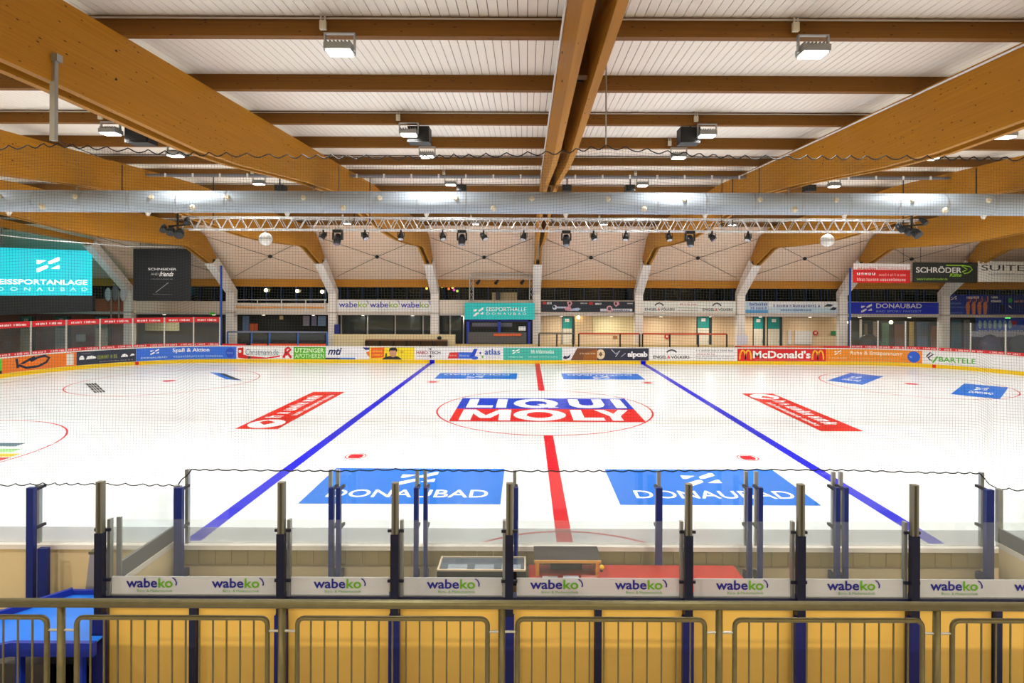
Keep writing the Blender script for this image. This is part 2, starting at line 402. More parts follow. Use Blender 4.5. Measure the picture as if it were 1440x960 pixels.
def colS(x):
    """distance along the boards where column x of the photograph meets them"""
    best = None
    for k in range(0, 4000):
        s = CUM[-1] * k / 4000; p = atS(s, 0.7); D = p.y - YC
        if D < 5: continue
        px = PX + F * (p.x - XC) / D; d = abs(px - x)
        if p.y > -3 and (best is None or d < best[0]): best = (d, s)
    return best[1]
def strip(s0, s1, z0, z1, o0, o1, step=0.5):
    """a curved slab following the boards"""
    n = max(1, int(abs(s1 - s0) / step)); vs, fs = [], []
    for i in range(n + 1):
        s = s0 + (s1 - s0) * i / n
        vs += [atS(s, z0, o0), atS(s, z1, o0), atS(s, z1, o1), atS(s, z0, o1)]
    for i in range(n):
        a, b = 4 * i, 4 * i + 4
        for k in range(4): fs.append((a + k, a + (k + 1) % 4, b + (k + 1) % 4, b + k))
    fs += [(0, 3, 2, 1), (4 * n, 4 * n + 1, 4 * n + 2, 4 * n + 3)]
    return MB().add(vs, fs)
SE = CUM[-1]
boards = struct(strip(0, SE, 0, 1.10, -0.10, 0.0).build('wall_far_boards', M((238, 238, 240), 0.45), world=True))
struct(strip(0, SE, 0.0, .24, 0.0, .012).build('trim_1', M((240, 200, 20), 0.4), world=True))      # yellow kick plate
struct(strip(0, SE, 1.10, 1.16, -0.12, .03).build('trim_2', M((232, 228, 224), 0.5), world=True))     # cap rail
for x in (193, 1314):
    s = colS(x); strip(s - .1, s + .1, .02, .23, .013, .018).build('red_kick_mark', M(RD), boards)
for x in (608, 905):
    s = colS(x); strip(s - .17, s + .17, .0, .24, .013, .018).build('blue_line_mark', PI(IB), boards)
def dasher(label, x0, x1, bg, items, name='advertising_board'):
    s0, s1 = colS(x0), colS(x1); ZB, ZT = .255, 1.085
    t = thing(name, atS((s0 + s1) / 2, 0, .01), label, 'advertisement', 'adverts along the far boards')
    strip(s0 + .005, s1 - .005, ZB, ZT, 0.001, .010, .4).build('panel', M(bg, .45, 0, .04), t)
    printing(t, lambda u, v, off: atS(s0 + (s1 - s0) * u, ZB + (ZT - ZB) * v, .010 + off), items, x0, x1, (s1 - s0) / (ZT - ZB))
    return t
def mcd(xa, xb):
    """golden arches as one stroke"""
    w = xb - xa; pts = []
    for i in range(19):
        a = math.pi * (1 - i / 18); pts.append((xa + w * .27 + w * .23 * math.cos(a), .12 + .74 * math.sin(a) ** .75))
    for i in range(19):
        a = math.pi * (1 - i / 18); pts.append((xa + w * .73 + w * .23 * math.cos(a), .12 + .74 * math.sin(a) ** .75))
    return pts
DK = (26, 34, 56); TE = (60, 186, 172)
dasher('green advert sliver at the left edge beside the orange one', -40, 3, (70, 200, 50), [('r', -40, 3, 0, .2, (20, 30, 20))])
dasher('orange advert with a black brush-script KO', 3, 108, (232, 120, 34),
       [('s', [(24, .9), (26, .25)], .16, DK), ('s', [(50, .92), (33, .55), (27, .45), (38, .2), (55, .22), (66, .45), (70, .75), (64, .92), (54, .85), (44, .62)], .16, DK), ('r', 94, 104, .08, .92, (225, 220, 212))])
dasher('dark slate advert with small white cars between orange and blue adverts', 108, 192, (42, 48, 68),
       [('w', 9, 137, 166, .35, .75, (140, 150, 60)), ('p', [(112, .4), (112, .55), (114, .7), (117, .7), (119, .5), (119, .4)], WT), ('p', [(121, .4), (123, .62), (129, .66), (135, .55), (135, .42)], WT), ('p', [(170, .4), (172, .6), (176, .66), (180, .5), (180, .4)], WT), ('p', [(183, .45), (185, .62), (188, .62), (190, .5)], WT), ('w', 14, 140, 188, .12, .2, (150, 150, 155)), ('w', 12, 114, 128, .82, .9, (130, 130, 140))])
dasher('blue advert reading Spaß & Aktion with a darker blue disc', 192, 333, (52, 112, 222),
       [('m', 210, 221, .45, .9, WT), ('t', 'DONAUBAD', 198, 232, .16, .3, (190, 215, 245)), ('t', 'Spaß & Aktion', 239, 291, .5, .92, WT), ('w', 22, 239, 312, .16, .34, (160, 195, 245)), ('e', 323, .5, 7, .42, (36, 76, 196)), ('w', 5, 318, 328, .42, .6, (110, 150, 235))])
dasher('white advert with a red curved banner and red pharmacy letter', 333, 413, (240, 240, 242),
       [('p', [(335, .1), (335, .9), (343, .95), (343, .35), (350, .25), (375, .12), (394, .3), (394, .18), (375, 0.02), (345, .02)], RD), ('e', 338, .62, 2, .12, WT), ('e', 351, .12, 2.2, .12, (60, 60, 66)), ('t', 'Christmann.de', 346, 392, .34, .82, (66, 110, 140), .0),
        ('s', [(399, .1), (402, .5), (402, .8), (406, .95), (409, .8), (405, .55), (402, .5)], .2, RD), ('s', [(400, .35), (406, .42), (410, .1)], .2, RD)])
dasher('bright green advert reading UTZINGER APOTHEKEN', 413, 458, (88, 182, 40), [('t', 'UTZINGER', 415, 456, .54, .9, (225, 245, 210)), ('t', 'APOTHEKEN', 415, 456, .1, .45, (205, 235, 185))])
dasher('white advert reading mti with a blue underline', 458, 520, (236, 236, 244), [('t', 'mti', 461, 481, .35, .95, (24, 40, 110), .03, .35), ('r', 458, 478, .0, .13, (30, 48, 120)), ('r', 478, 500, 0, .13, (40, 120, 215)), ('p', [(510, .98), (520, .98), (520, .8), (514, .78)], (30, 44, 120)), ('p', [(515, .6), (520, .68), (520, .2), (517, .35)], (225, 120, 60)), ('w', 10, 483, 505, .4, .5, (200, 200, 215))])
dasher('yellow advert with an orange square and a dark-haired man', 520, 583, (244, 216, 26),
       [('p', [(522, .1), (522, .95), (541, 1.0), (540, .15)], (232, 96, 30)), ('w', 7, 524, 538, .6, .8, (250, 190, 60)), ('w', 7, 524, 538, .28, .48, (250, 190, 60)),
        ('p', [(537, .0), (541, .18), (546, .25), (553, .3), (560, .25), (565, .05), (565, 0)], (30, 34, 40)), ('e', 553, .55, 4.8, .36, (206, 150, 120)), ('p', [(547, .6), (548, .92), (552, 1.0), (557, .98), (559, .8), (558.5, .55), (557, .74), (549, .74)], (34, 30, 34)), ('s', [(543, .15), (543.5, .5)], .12, (30, 40, 70)), ('w', 5, 563, 568, .55, .75, (190, 140, 30))])
dasher('white advert reading HABOTECH in dark red and grey', 583, 628, (238, 236, 240), [('t', 'HABO', 586, 602, .45, .72, (160, 40, 60)), ('t', 'TECH', 604, 620, .45, .72, (70, 64, 80)), ('w', 9, 587, 612, .24, .36, (110, 100, 110)), ('p', [(603, .92), (608, .92), (606, .78)], (40, 40, 50)), ('s', [(605.5, .4), (606, .15)], .1, (40, 40, 50))])
dasher('white advert with red and blue bars and blue word atlas', 628, 708, (236, 236, 242), [('p', [(630, .1), (633, .6), (645, .62), (645, .1)], (214, 40, 40)), ('r', 645, 664, .1, .62, (46, 100, 214)), ('p', [(661, .2), (667, .9), (672, .9), (667, .15)], (30, 70, 200)), ('e', 668, .16, 5, .14, (40, 90, 210)), ('w', 6, 647, 661, .26, .45, (170, 195, 245)), ('w', 4, 633, 643, .28, .45, (245, 170, 160)), ('t', 'atlas', 682, 704, .42, .92, (36, 90, 180)), ('e', 676, .56, 1.3, .1, (40, 70, 170)), ('e', 679, .25, 1.4, .1, (110, 180, 60)), ('w', 9, 684, 704, .2, .28, (150, 160, 180))])
dasher('turquoise advert with white emblem beside the centre line', 708, 791, TE, [('m', 721, 731, .5, .9, WT), ('w', 8, 716, 736, .2, .32, (180, 230, 222)), ('w', 11, 746, 780, .55, .85, (226, 248, 244)), ('w', 16, 743, 785, .2, .34, (170, 226, 218))])
dasher('white and brown advert with a navy bird shape', 791, 840, (236, 234, 240), [('p', [(812, 1.0), (806, .35), (803, 0), (840, 0), (840, 1)], (120, 74, 44)), ('p', [(820, 0), (822, .6), (840, .9), (840, 0)], (158, 92, 30)), ('p', [(792, .15), (794, .38), (798, .3), (803, .5), (801, .2), (796, .08)], (30, 40, 80)), ('w', 10, 815, 838, .5, .66, (214, 190, 160))])
dasher('navy advert with a round cream badge and white lettering alpcab', 840, 913, (34, 38, 62), [('e', 845, .5, 6, .42, (236, 214, 180)), ('p', [(842, .5), (845, .7), (848, .5), (845, .3)], (120, 90, 60)), ('s', [(860, .9), (866, .55), (872, .8), (866, .3)], .08, (190, 190, 205)), ('s', [(874, .3), (880, .6)], .06, (170, 170, 190)), ('t', 'alpcab', 883, 911, .16, .74, WT, .05)])
dasher('white ENGEL & VÖLKERS advert on the far boards', 913, 1037, (240, 240, 242), [('s', [(938, .68), (941, .82), (945, .88), (949, .82), (952, .68)], .12, (70, 70, 74)), ('t', 'ENGEL', 919, 938, .16, .42, (36, 36, 40)), ('t', '&', 939, 943, .16, .42, RD), ('t', 'VÖLKERS', 944, 970, .16, .46, (36, 36, 40)), ('w', 18, 979, 1032, .78, .9, (90, 90, 96)), ('w', 9, 980, 1006, .5, .62, (196, 110, 110)), ('w', 20, 979, 1033, .32, .42, (140, 140, 150)), ('w', 20, 979, 1033, .14, .24, (140, 140, 150))])
dasher("red McDonald's advert with two golden arches", 1037, 1162, (216, 20, 32), [('s', mcd(1040, 1057), .13, (246, 186, 40)), ('s', mcd(1142, 1159), .13, (246, 186, 40)), ('t', "McDonald's", 1059, 1140, .22, .86, WT, .03), ('w', 26, 1062, 1140, .06, .13, (240, 140, 140))])
dasher('orange advert reading Ruhe & Entspannung with a blue disc', 1162, 1297, (238, 142, 30), [('m', 1175, 1185, .52, .92, WT), ('w', 9, 1167, 1194, .22, .34, (250, 214, 170)), ('t', 'Ruhe & Entspannung', 1199, 1272, .46, .86, (252, 232, 206)), ('w', 20, 1200, 1268, .18, .28, (246, 190, 120)), ('e', 1286.5, .5, 8, .45, (28, 92, 214)), ('w', 5, 1281, 1292, .42, .6, (150, 190, 245))])
dasher('white advert reading BARTELE in green with a dark figure', 1297, 1470, (236, 236, 238), [('s', [(1303, .55), (1309, .9), (1314, .8), (1306, .5), (1309, .3)], .1, (34, 38, 60)), ('s', [(1310, .35), (1313, .12), (1320, .62)], .12, (70, 170, 40)), ('t', 'BARTELE', 1322, 1375, .22, .62, (84, 176, 48)), ('w', 26, 1330, 1400, .04, .1, (150, 150, 155))])
dasher('white advert with faint grey writing at the right edge of the picture', 1470, 1560, (236, 236, 238), [('w', 14, 1480, 1540, .4, .6, (150, 150, 155))])
# end-zone glass on the far boards
def end_glass(label, posts, ztop, red_top, x_end):
    ss = [colS(x) for x in posts]
    t = thing('glass_barrier', atS(ss[len(ss) // 2], 1.16, -.04), label, 'glass barrier')
    pm = M((214, 212, 206), .4, .3)
    for s in ss:
        p = atS(s, 1.16, -.045)
        MB().tube([p, p + Vector((0, 0, ztop - 1.16))], .045, 8).build('post', pm, t)
    for a, b in zip(ss, ss[1:]):
        lo, hi = min(a, b) + .05, max(a, b) - .05
        strip(lo, hi, 1.26, ztop, -.05, -.04, .6).build('pane', GLASS_D, t)
        def strap(z0, z1, word):
            k = strip(lo, hi, z0, z1, -.039, -.030, .4).build('red_strip', M((206, 24, 34)), t)
            printing(k, lambda u, v, off: atS(lo + (hi - lo) * u, z0 + (z1 - z0) * v, -.030 + off), word, 0, 1, 5)
        if red_top: strap(ztop - .34, ztop, [('w', 6, .12, .46, .28, .72, WT), ('w', 7, .52, .9, .28, .72, WT)])
        strap(1.165, 1.36, [('w', 6, .03, .44, .2, .85, (240, 225, 225)), ('w', 7, .56, .98, .2, .85, (240, 225, 225))])
    return t
end_glass('glass barrier with red lettered strips on the left end boards', [-60, -6, 44, 94, 141, 187, 231, 272, 309], 3.10, True, 309)
end_glass('clear glass barrier with pale posts on the right end boards', [1197, 1235, 1274, 1319, 1365, 1414, 1465], 3.05, False, 1197)
k = strip(colS(313), colS(346), 1.165, 1.28, -.03, .0, .4).build('lettered_strip', M((206, 24, 34)), boards)
for xa, xb, c in ((353, 375, (222, 80, 36)), (378, 418, (222, 80, 36)), (420, 458, (222, 80, 36)), (1043, 1078, (216, 90, 50)), (1082, 1158, (216, 90, 50)), (1160, 1196, (206, 30, 40))):
    strip(colS(xa), colS(xb), 1.165, 1.30, -.05, -.02, .4).build('orange_rail', M(c), boards)

# ------------------------------------------------------------------ roof: ceiling planks, purlins, beams, columns
RS, R0, RD_ = 0.0287, H + 3.82, 24.0
def roofz(D): return R0 + RS * (D if D < RD_ else 2 * RD_ - D)
PH = 0.32
def Y(D): return D + YC
DN, DF = -11.0, 37.0
SEAM = M((150, 124, 100), .8); PLK = M((250, 243, 230), .55, 0, .03, 2)
cl = MB()
for (a, b) in ((DN, RD_), (RD_, DF + .3)):
    cl.add([(x, Y(d), roofz(d) + PH + o) for d in (a, b) for x in (-44, 44) for o in (.035, .25)],
           [(0, 1, 3, 2), (4, 6, 7, 5), (0, 4, 5, 1), (2, 3, 7, 6), (0, 2, 6, 4), (1, 5, 7, 3)])
ceil = struct(cl.build('ceiling', SEAM, world=True))
PW = 0.155
def plank_mesh(a, b, w):
    z0, z1 = roofz(a) + PH, roofz(b) + PH; h = .03
    return [(-w / 2, Y(a), z0), (w / 2, Y(a), z0), (w / 2, Y(b), z1), (-w / 2, Y(b), z1), (-w / 2, Y(a), z0 + h), (w / 2, Y(a), z0 + h), (w / 2, Y(b), z1 + h), (-w / 2, Y(b), z1 + h)], \
           [(0, 3, 2, 1), (4, 5, 6, 7), (0, 1, 5, 4), (1, 2, 6, 5), (2, 3, 7, 6), (3, 0, 4, 7)]
v, f = plank_mesh(DN, RD_ - .005, PW - .012)
first = MB().add(v, f).build('plank', PLK, ceil); first.location.x = -149.5 * PW
for i in range(1, 300):
    c = first.copy(); col.objects.link(c); c.parent = ceil; c.location.x = (i - 149.5) * PW
rest = MB()
for i in range(-282, 283):
    x = i * PW
    if abs(x) > 150 * PW:
        v, f = plank_mesh(DN, RD_ - .005, PW - .012); rest.add([(p[0] + x, p[1], p[2]) for p in v], f)
    v, f = plank_mesh(RD_ + .005, DF + .2, PW - .012); rest.add([(p[0] + x, p[1], p[2]) for p in v], f)
r = rest.build('planks_beyond', PLK, ceil); r['kind'] = 'stuff'
COND = M((196, 190, 180), .4, .3)
def purlin(D, label, conduit):
    t = thing('purlin', (0, Y(D), roofz(D)), label, 'purlin', 'roof purlins')
    MB().box(-43.5, 43.5, Y(D) - .07, Y(D) + .07, roofz(D) + .004, roofz(D) + PH - .004).build('timber', GLU_X, t)
    if conduit: MB().tube([(-43, Y(D) - .1, roofz(D) + PH - .05), (43, Y(D) - .1, roofz(D) + PH - .05)], .016, 6).build('conduit', COND, t)
PD = [9.2 + 2.65 * k for k in range(-7, 6)] + [25.5 + 2.65 * k for k in range(0, 5)]
k = 0
for D in PD:
    if D > 8: lb = ORD[k] + ' timber purlin from the top edge of the picture'; k += 1
    elif D > 3: lb = '%s timber purlin overhead, just above the picture' % ('nearer' if D > 6 else 'farther')
    else: lb = 'timber purlin over the stand, ' + ORD[PD.index(D)] + ' from the rear wall'
    purlin(D, lb, PD.index(D) % 2 == 1)
S = 7.5
def bprof(near, n=0):
    if n <= -4:
        d0, d1 = (-10, 19.68) if near else (19.73, 38.2)
        ds = [d0, d1] if near else [d0, 24, d1]
        up = [(Y(d), roofz(d)) for d in ds]; up[-1] = (up[-1][0], up[-1][1] - (0 if near else .75)); lo = [(Y(d), roofz(d) - (.62 if d < 38 else 1.0)) for d in ds]
        return lo + up[::-1]
    if near:
        bot = [(-10, 2.9), (4, 2.88), (8, 2.85), (11.3, 2.78), (13, 2.86), (15, 3.05), (17, 3.24), (19.68, 3.40)]
        return [(Y(d), H + z) for d, z in bot] + [(Y(19.68), roofz(19.68)), (Y(-10), roofz(-10))]
    bot = [(19.73, 3.40), (21.5, 3.36), (23.2, 3.19), (25, 3.0), (26.8, 2.84), (28.5, 2.72), (30.3, 2.68), (33, 2.72), (36.0, 2.83), (36.5, 2.76), (38.9, 1.86)]
    top = [(39.55, 2.30), (38.2, 3.62), (37.0, roofz(37.0) - H - .1), (36.4, roofz(36.4) - H), (24, roofz(24) - H), (19.73, roofz(19.73) - H)]
    return [(Y(d), H + z) for d, z in bot + top]
BN = {0: 'double glulam roof beam running down the middle of the picture', -1: 'huge double glulam beam crossing the upper left corner', 1: 'huge double glulam beam at the upper right, with white conduit',
      -2: 'second double glulam beam left of the centre beam', 2: 'second double glulam beam right of the centre beam', -3: 'third double glulam beam left of the centre beam, over the black banner',
      3: 'third double glulam beam right of the centre beam, over the red banner', -4: 'leftmost double glulam beam, above the turquoise screen', 4: 'rightmost double glulam beam, above the dark green-lettered banner'}
for n in range(-5, 6):
    X = n * S
    t = thing('roof_beam', (X, 0, roofz(24)), BN.get(n, 'double glulam beam beyond the ' + ('left' if n < 0 else 'right') + ' edge of the picture'), 'beam', 'glulam roof beams')
    for sx in (-1, 1):
        for near in (True, False):
            MB().prof(bprof(near, n), X + sx * .165 - .058, X + sx * .165 + .058).build('near_timber' if near else 'far_timber', GLU_Y, t)
    for d in (8.4, 13.5, 18.6, 26, 32):
        zb = roofz(d) - .9
        MB().box(X - .106, X + .106, Y(d) - .09, Y(d) + .09, zb, zb + .5).build('spacer_block', GLU_X, t)
    for sx in (-1, 1): MB().box(X + sx * .165 - .062, X + sx * .165 + .062, Y(19.675), Y(19.735), H + 3.36, roofz(19.7) - .06).build('joint_plate', BLACK, t)
    if n in (0, 1):
        xx = X - .25
        MB().tube([(xx, Y(-8), roofz(-8) - .06), (xx, Y(22), roofz(22) - .06)], .02, 6).build('conduit', WHITE, t)
    for d in (9.0, 15.5):
        for z in (.3, .75):
            MB().tube([(X - .235, Y(d), roofz(d) - z), (X + .235, Y(d), roofz(d) - z)], .018, 6).build('bolt', BLACK, t)
COLN = {-4: 'pale slanted column between turquoise screen and black banner', -3: 'pale kinked column beside the left blue net pole', -2: 'pale kinked column left of the wabeko parapet banner', -1: 'pale kinked column right of the wabeko parapet banner',
        0: 'pale straight column right of the turquoise kiosk', 1: 'pale kinked column between dark tool banner and white banner', 2: 'pale kinked column between white banner and pale blue banner', 3: 'pale kinked column beside the right blue net pole', 4: 'pale kinked column right of the blue DONAUBAD parapet banner'}
COLM = M((240, 234, 228), .7, 0, .06, 5)
for n in range(-4, 5):
    X = n * S; t = thing('column', (X, Y(42), 0), COLN[n], 'column', 'hall columns')
    MB().prof([(Y(41.75), -.06), (Y(42.25), -.06), (Y(42.25), 4.95), (Y(41.75), 4.72)], X - .29, X + .29).build('shaft', COLM, t)
    MB().prof([(Y(41.75), 4.725), (Y(42.25), 4.955), (Y(39.62), H + 2.28), (Y(38.95), H + 1.84)] if n > -4 else [(Y(41.75), 4.725), (Y(42.25), 4.955), (Y(38.3), H + 3.3), (Y(37.9), H + 2.95)], X - .29, X + .29).build('slanted_strut', COLM, t)
    MB().box(X - .33, X + .33, Y(41.70), Y(42.30), 3.30, 3.36).build('collar', M((170, 160, 150)), t)
    if n > -4: MB().box(X - .24, X + .24, Y(39.05), Y(39.5), H + 1.86, H + 2.15).build('shoe_plate', BLACK, t)

# ------------------------------------------------------------------ far side of the hall: leaning roof panels, windows, parapet, lower wall
PA, PB = (37.15, H + 4.40), (42.35, H + .86)
def slope(D, dz=0): return Vector((0, Y(D), PA[1] + (PB[1] - PA[1]) * (D - PA[0]) / (PB[0] - PA[0]) + dz))
PAN = M((242, 214, 188), .7, 0, .05, 4)
sl = struct(MB().prof([(Y(PA[0]), PA[1] + .08), (Y(PB[0]), PB[1] + .08), (Y(PB[0]), PB[1] + .3), (Y(PA[0]), PA[1] + .3)], -44, 44).build('ceiling_slope', SEAM, world=True))
DS = [37.15, 38.0, 38.9, 39.75, 40.6, 41.5, 42.35]
for n in range(-6, 6):
    for a, b in zip(DS, DS[1:]):
        q = [slope(a + .012), slope(b - .012)]
        MB().prof([(q[0].y, q[0].z), (q[1].y, q[1].z), (q[1].y, q[1].z + .07), (q[0].y, q[0].z + .07)], n * S + .01, (n + 1) * S - .01).build('panel', PAN, sl)
BRN = ['first', 'second', 'third', 'fourth', 'fifth', 'sixth', 'seventh', 'eighth']
for n in range(-4, 4):
    xm = (n + .5) * S; c = slope(39.95, -.1); c.x = xm
    t = thing('cross_brace', c, 'thin steel cross brace with dark hub, %s leaning bay from the left' % BRN[n + 4], 'brace', 'cross braces under the leaning panels')
    for sx in (-1, 1):
        for D in (38.2, 41.9):
            e = slope(D, -.1); e.x = xm + sx * (S / 2 - .32); MB().tube([c, e], .016, 5).build('rod', M((70, 60, 54)), t)
    MB().tube([c + Vector((0, -.03, -.03)), c + Vector((0, .03, .03))], .13, 10).build('hub', BLACK, t)
EAVE = wood('glulam_eaves', (170, 108, 26), (208, 146, 42), 'x')
tag(MB().box(-43.5, 43.5, Y(42.30), Y(42.50), H + .30, H + .86).build('eaves_beam', EAVE), 'long orange timber beam under the leaning panels', 'beam')
BLK = M((10, 11, 13), .25)
struct(MB().box(-43.5, 43.5, Y(42.0), Y(45.2), 3.16, 3.34).build('floor_gallery', CONC, world=True))
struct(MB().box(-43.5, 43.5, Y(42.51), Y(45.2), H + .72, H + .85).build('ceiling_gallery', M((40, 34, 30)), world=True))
MUL = M((26, 62, 140), .4)
for n in range(-6, 6):
    w = struct(MB().box(n * S + .02, (n + 1) * S - .02, Y(44.55), Y(44.60), 3.35, H + .71).build('window_%d' % (n + 7), M((6, 8, 12), .12), world=True))
    for k in range(7):
        x = n * S + .3 + k * 1.15
        MB().box(x - .04, x + .04, Y(44.44), Y(44.53), 3.36, H + .70).build('mullion', MUL, w)
    for k in range(6):
        x = n * S + .3 + k * 1.15
        MB().box(x + .05, x + 1.10, Y(44.50), Y(44.52), 3.40, H + .66).build('pane', M((10, 13, 18), .08), w)
# parapets between the columns
PARC = {-6: (176, 92, 60), -5: (176, 92, 60), -4: (224, 208, 190), -3: (222, 210, 196)}
par_z = {-3: 4.02, -4: 4.14}
for n in range(-6, 6):
    o = struct(MB().box(n * S + .3, (n + 1) * S - .3, Y(42.02), Y(42.16), 3.345, par_z.get(n, 4.30)).build('wall_parapet_%d' % (n + 7), M(PARC.get(n, (234, 220, 204)), .7), world=True))
# gallery railing in the bay left of the wabeko banner
rl = thing('gallery_railing', W(395, 430, 42), 'white gallery railing with orange stripe left of the wabeko banner', 'railing')
for y in (421.5,): MB().tube([W(330, y, 41.96), W(459, y, 41.96)], .035, 6).build('top_rail', WHITE, rl)
for x in (331, 362, 396, 430, 457): MB().tube([W(x, 421.5, 41.96), W(x, 437, 41.96)], .035, 6).build('post', WHITE, rl)
MB().box(W(328, 0, 41.98).x, W(460, 0, 41.98).x, Y(41.94), Y(42.01), 3.66, 3.74).build('orange_stripe', M((236, 150, 40)), rl)
# lower wall
def wall_seg(k, xa, xb, c, z1=3.16, rough=.7):
    return struct(MB().box(W(xa, 0, 44.5).x, W(xb, 0, 44.5).x, Y(44.5), Y(44.7), -.06, z1).build('wall_far_%d' % k, M(c, rough, 0, .08, 2), world=True))
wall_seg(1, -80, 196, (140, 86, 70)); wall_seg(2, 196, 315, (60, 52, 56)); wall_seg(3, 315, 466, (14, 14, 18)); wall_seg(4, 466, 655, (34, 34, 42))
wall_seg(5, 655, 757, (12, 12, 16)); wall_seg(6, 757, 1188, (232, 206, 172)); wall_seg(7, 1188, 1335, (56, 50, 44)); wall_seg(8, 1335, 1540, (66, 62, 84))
def door(k, xa, xb, ytop, D=44.42):
    a, b = W(xa, ytop, D), W(xb, ytop, D); w = b.x - a.x
    d = struct(MB().box(a.x, b.x, Y(D), Y(44.49), -.05, a.z).build('door_%d' % k, M((40, 60, 66)), world=True))
    m = a.z - .95
    MB().box(a.x + .06, b.x - .06 - w * .14, Y(D) - .03, Y(D), 0, m).build('leaf', M((222, 216, 200)), d)
    MB().box(a.x + .06, b.x - .06 - w * .14, Y(D) - .03, Y(D), m, a.z - .06).build('turquoise_panel', M((20, 150, 146)), d)
    cx = (a.x + b.x) / 2 - .08
    MB().box(cx - .16, cx + .16, Y(D) - .04, Y(D) - .031, m + .52, m + .76).build('pictogram', M(WT), d)
    MB().tube([(b.x - w * .2 - .05, Y(D) - .06, 1.0), (b.x - w * .2 - .05, Y(D) - .06, 1.25)], .02, 6).build('handle', STEEL, d)
for k, (xa, xb, yt) in enumerate([(28, 49, 444), (77, 99, 444), (133, 156, 444), (790, 808, 444.5), (980, 1001, 444), (1059, 1076, 445), (1079, 1100, 445)]): door(k + 1, xa, xb, yt)
def slab(name, label, cat, x0, x1, y0, y1, D, c, t=.06, group=None, rough=.5, z0=None):
    """upright board seen at x0..x1 / y0..y1, standing at depth D"""
    a, b = W(x0, y0, D), W(x1, y1, D)
    if z0 is not None: b.z = z0
    return tag(MB().box(a.x, b.x, a.y, a.y + t, b.z, a.z).build(name, c if not isinstance(c, tuple) else M(c, rough), None), label, cat, group)
tn = thing('roller_shutter', W(864, 468, 44.4), 'large cream shutter on the wall right of the first turquoise door', 'shutter')
a, b = W(834, 442, 44.4), W(897, 469, 44.4)
MB().box(a.x, b.x, a.y, a.y + .08, b.z, a.z).build('panel', M((240, 228, 184)), tn); MB().box(a.x, b.x, a.y - .12, a.y, a.z - .02, a.z + .10).build('roller_box', M((238, 226, 190)), tn)
slab('roller_box', 'cream roller shutter box under the white parapet banner', 'shutter box', 897, 960, 440, 444, 44.3, (240, 226, 190), .15)
slab('poster', 'small brown square sign on the wall under the cream shutter', 'sign', 862, 868, 472, 476, 44.45, (170, 120, 80), .02)
# round red signs
for x, y, lb in ((938, 473, 'round red prohibition sign on the wall, left of the second door'), (1147, 468, 'round red fire sign on the white panels right of the doors')):
    p = W(x, y, 44.4); t = thing('round_sign', p, lb, 'sign'); r = .19
    MB().tube([p, p + Vector((0, .06, 0))], r, 18).build('disc', M((196, 40, 44)), t); MB().tube([p + Vector((0, -.01, 0)), p], r * .5, 14).build('inner_disc', M((236, 210, 190)), t)
for x0, x1, lb in ((1108, 1113, 'narrow white panel left of the round fire sign'), (1118, 1142, 'wide white panel with black marks on the cream wall'), (1169, 1180, 'green and white escape sign by the right column')):
    y0, y1 = (465, 484) if x1 < 1150 else (465, 471)
    slab('wall_panel', lb, 'panel', x0, x1, y0, y1, 44.42, (226, 224, 222) if x1 < 1150 else (40, 140, 90), .04)
sp = slab('notice', 'white sheet pinned beside the black post at the right column', 'notice', 1036, 1052, 471, 484, 40.6, (220, 224, 240), .03)
# low walls in front of the lower level
struct(MB().box(W(470, 0, 40.9).x, W(642, 0, 40.9).x, Y(40.9), Y(41.05), -.06, W(550, 470, 40.9).z).build('wall_bench', M((232, 216, 172)), world=True))
struct(MB().box(W(642, 0, 40.9).x, W(1034, 0, 40.9).x, Y(40.9), Y(41.05), -.06, W(750, 484, 40.9).z).build('wall_low', M((226, 200, 140)), world=True))
bs = thing('bench_shelter', (W(571, 0, 40.4).x, Y(40.5), 0), 'low brown bench shelter with dividers behind the yellow advert', 'shelter')
a, b = W(514, 478, 40.3), W(628, 478, 40.3)
MB().box(a.x, b.x, Y(40.2), Y(40.75), a.z - .03, a.z + .03).build('roof', M((150, 104, 76)), bs); MB().box(a.x, b.x, Y(40.7), Y(40.76), .0, a.z - .03).build('back', M((120, 84, 40)), bs)
for i in range(7):
    x = a.x + (b.x - a.x) * i / 6; MB().box(x - .03, x + .03, Y(40.25), Y(40.7), 0, a.z - .03).build('divider', M((60, 44, 34)), bs)
p = W(618, 476, 40.5); MB().ball(p + Vector((0, 0, .05)), .16, .14, .14).build('bundle', BLACK, bs, True)
def guard(label, xs, y, D, rail, postc=(30, 34, 36), glassy=False):
    t = thing('guard_rail', W((xs[0] + xs[-1]) / 2, 490, D), label, 'railing')
    zt = W(740, y, D).z
    for x in xs: p = W(x, y, D); MB().box(p.x - .05, p.x + .05, p.y - .03, p.y + .03, -.06, zt).build('post', M(postc), t)
    a, b = W(xs[0], y, D).x, W(xs[-1], y, D).x
    MB().box(a, b, Y(D) - .03, Y(D) + .03, zt - .06, zt + .06).build('rail', M(rail), t)
    if glassy:
        for xa, xb in zip(xs, xs[1:]): MB().box(W(xa, 0, D).x + .06, W(xb, 0, D).x - .06, Y(D) - .008, Y(D) + .008, 1.2, zt - .07).build('pane', GLASS_D, t)
    return t
guard('orange guard rail on black posts before the cream wall, left stretch', [814, 872, 899.5], 468.5, 40.6, (206, 80, 46))
guard('orange guard rail on black posts before the cream wall, right stretch', [903.5, 942, 982, 1022], 468.5, 40.6, (206, 80, 46))
guard('dark railing right of the kiosk column', [758, 783, 806], 468.5, 40.6, (120, 108, 96))
guard('black post railing under the white panels at the right', [1034, 1074, 1115, 1155, 1185], 486, 40.3, (206, 60, 46))
guard('grey glazed screen with posts under the wabeko parapet banner', [480, 517, 556, 595, 633, 652], 443, 43.2, (120, 116, 116), (190, 186, 178), True)
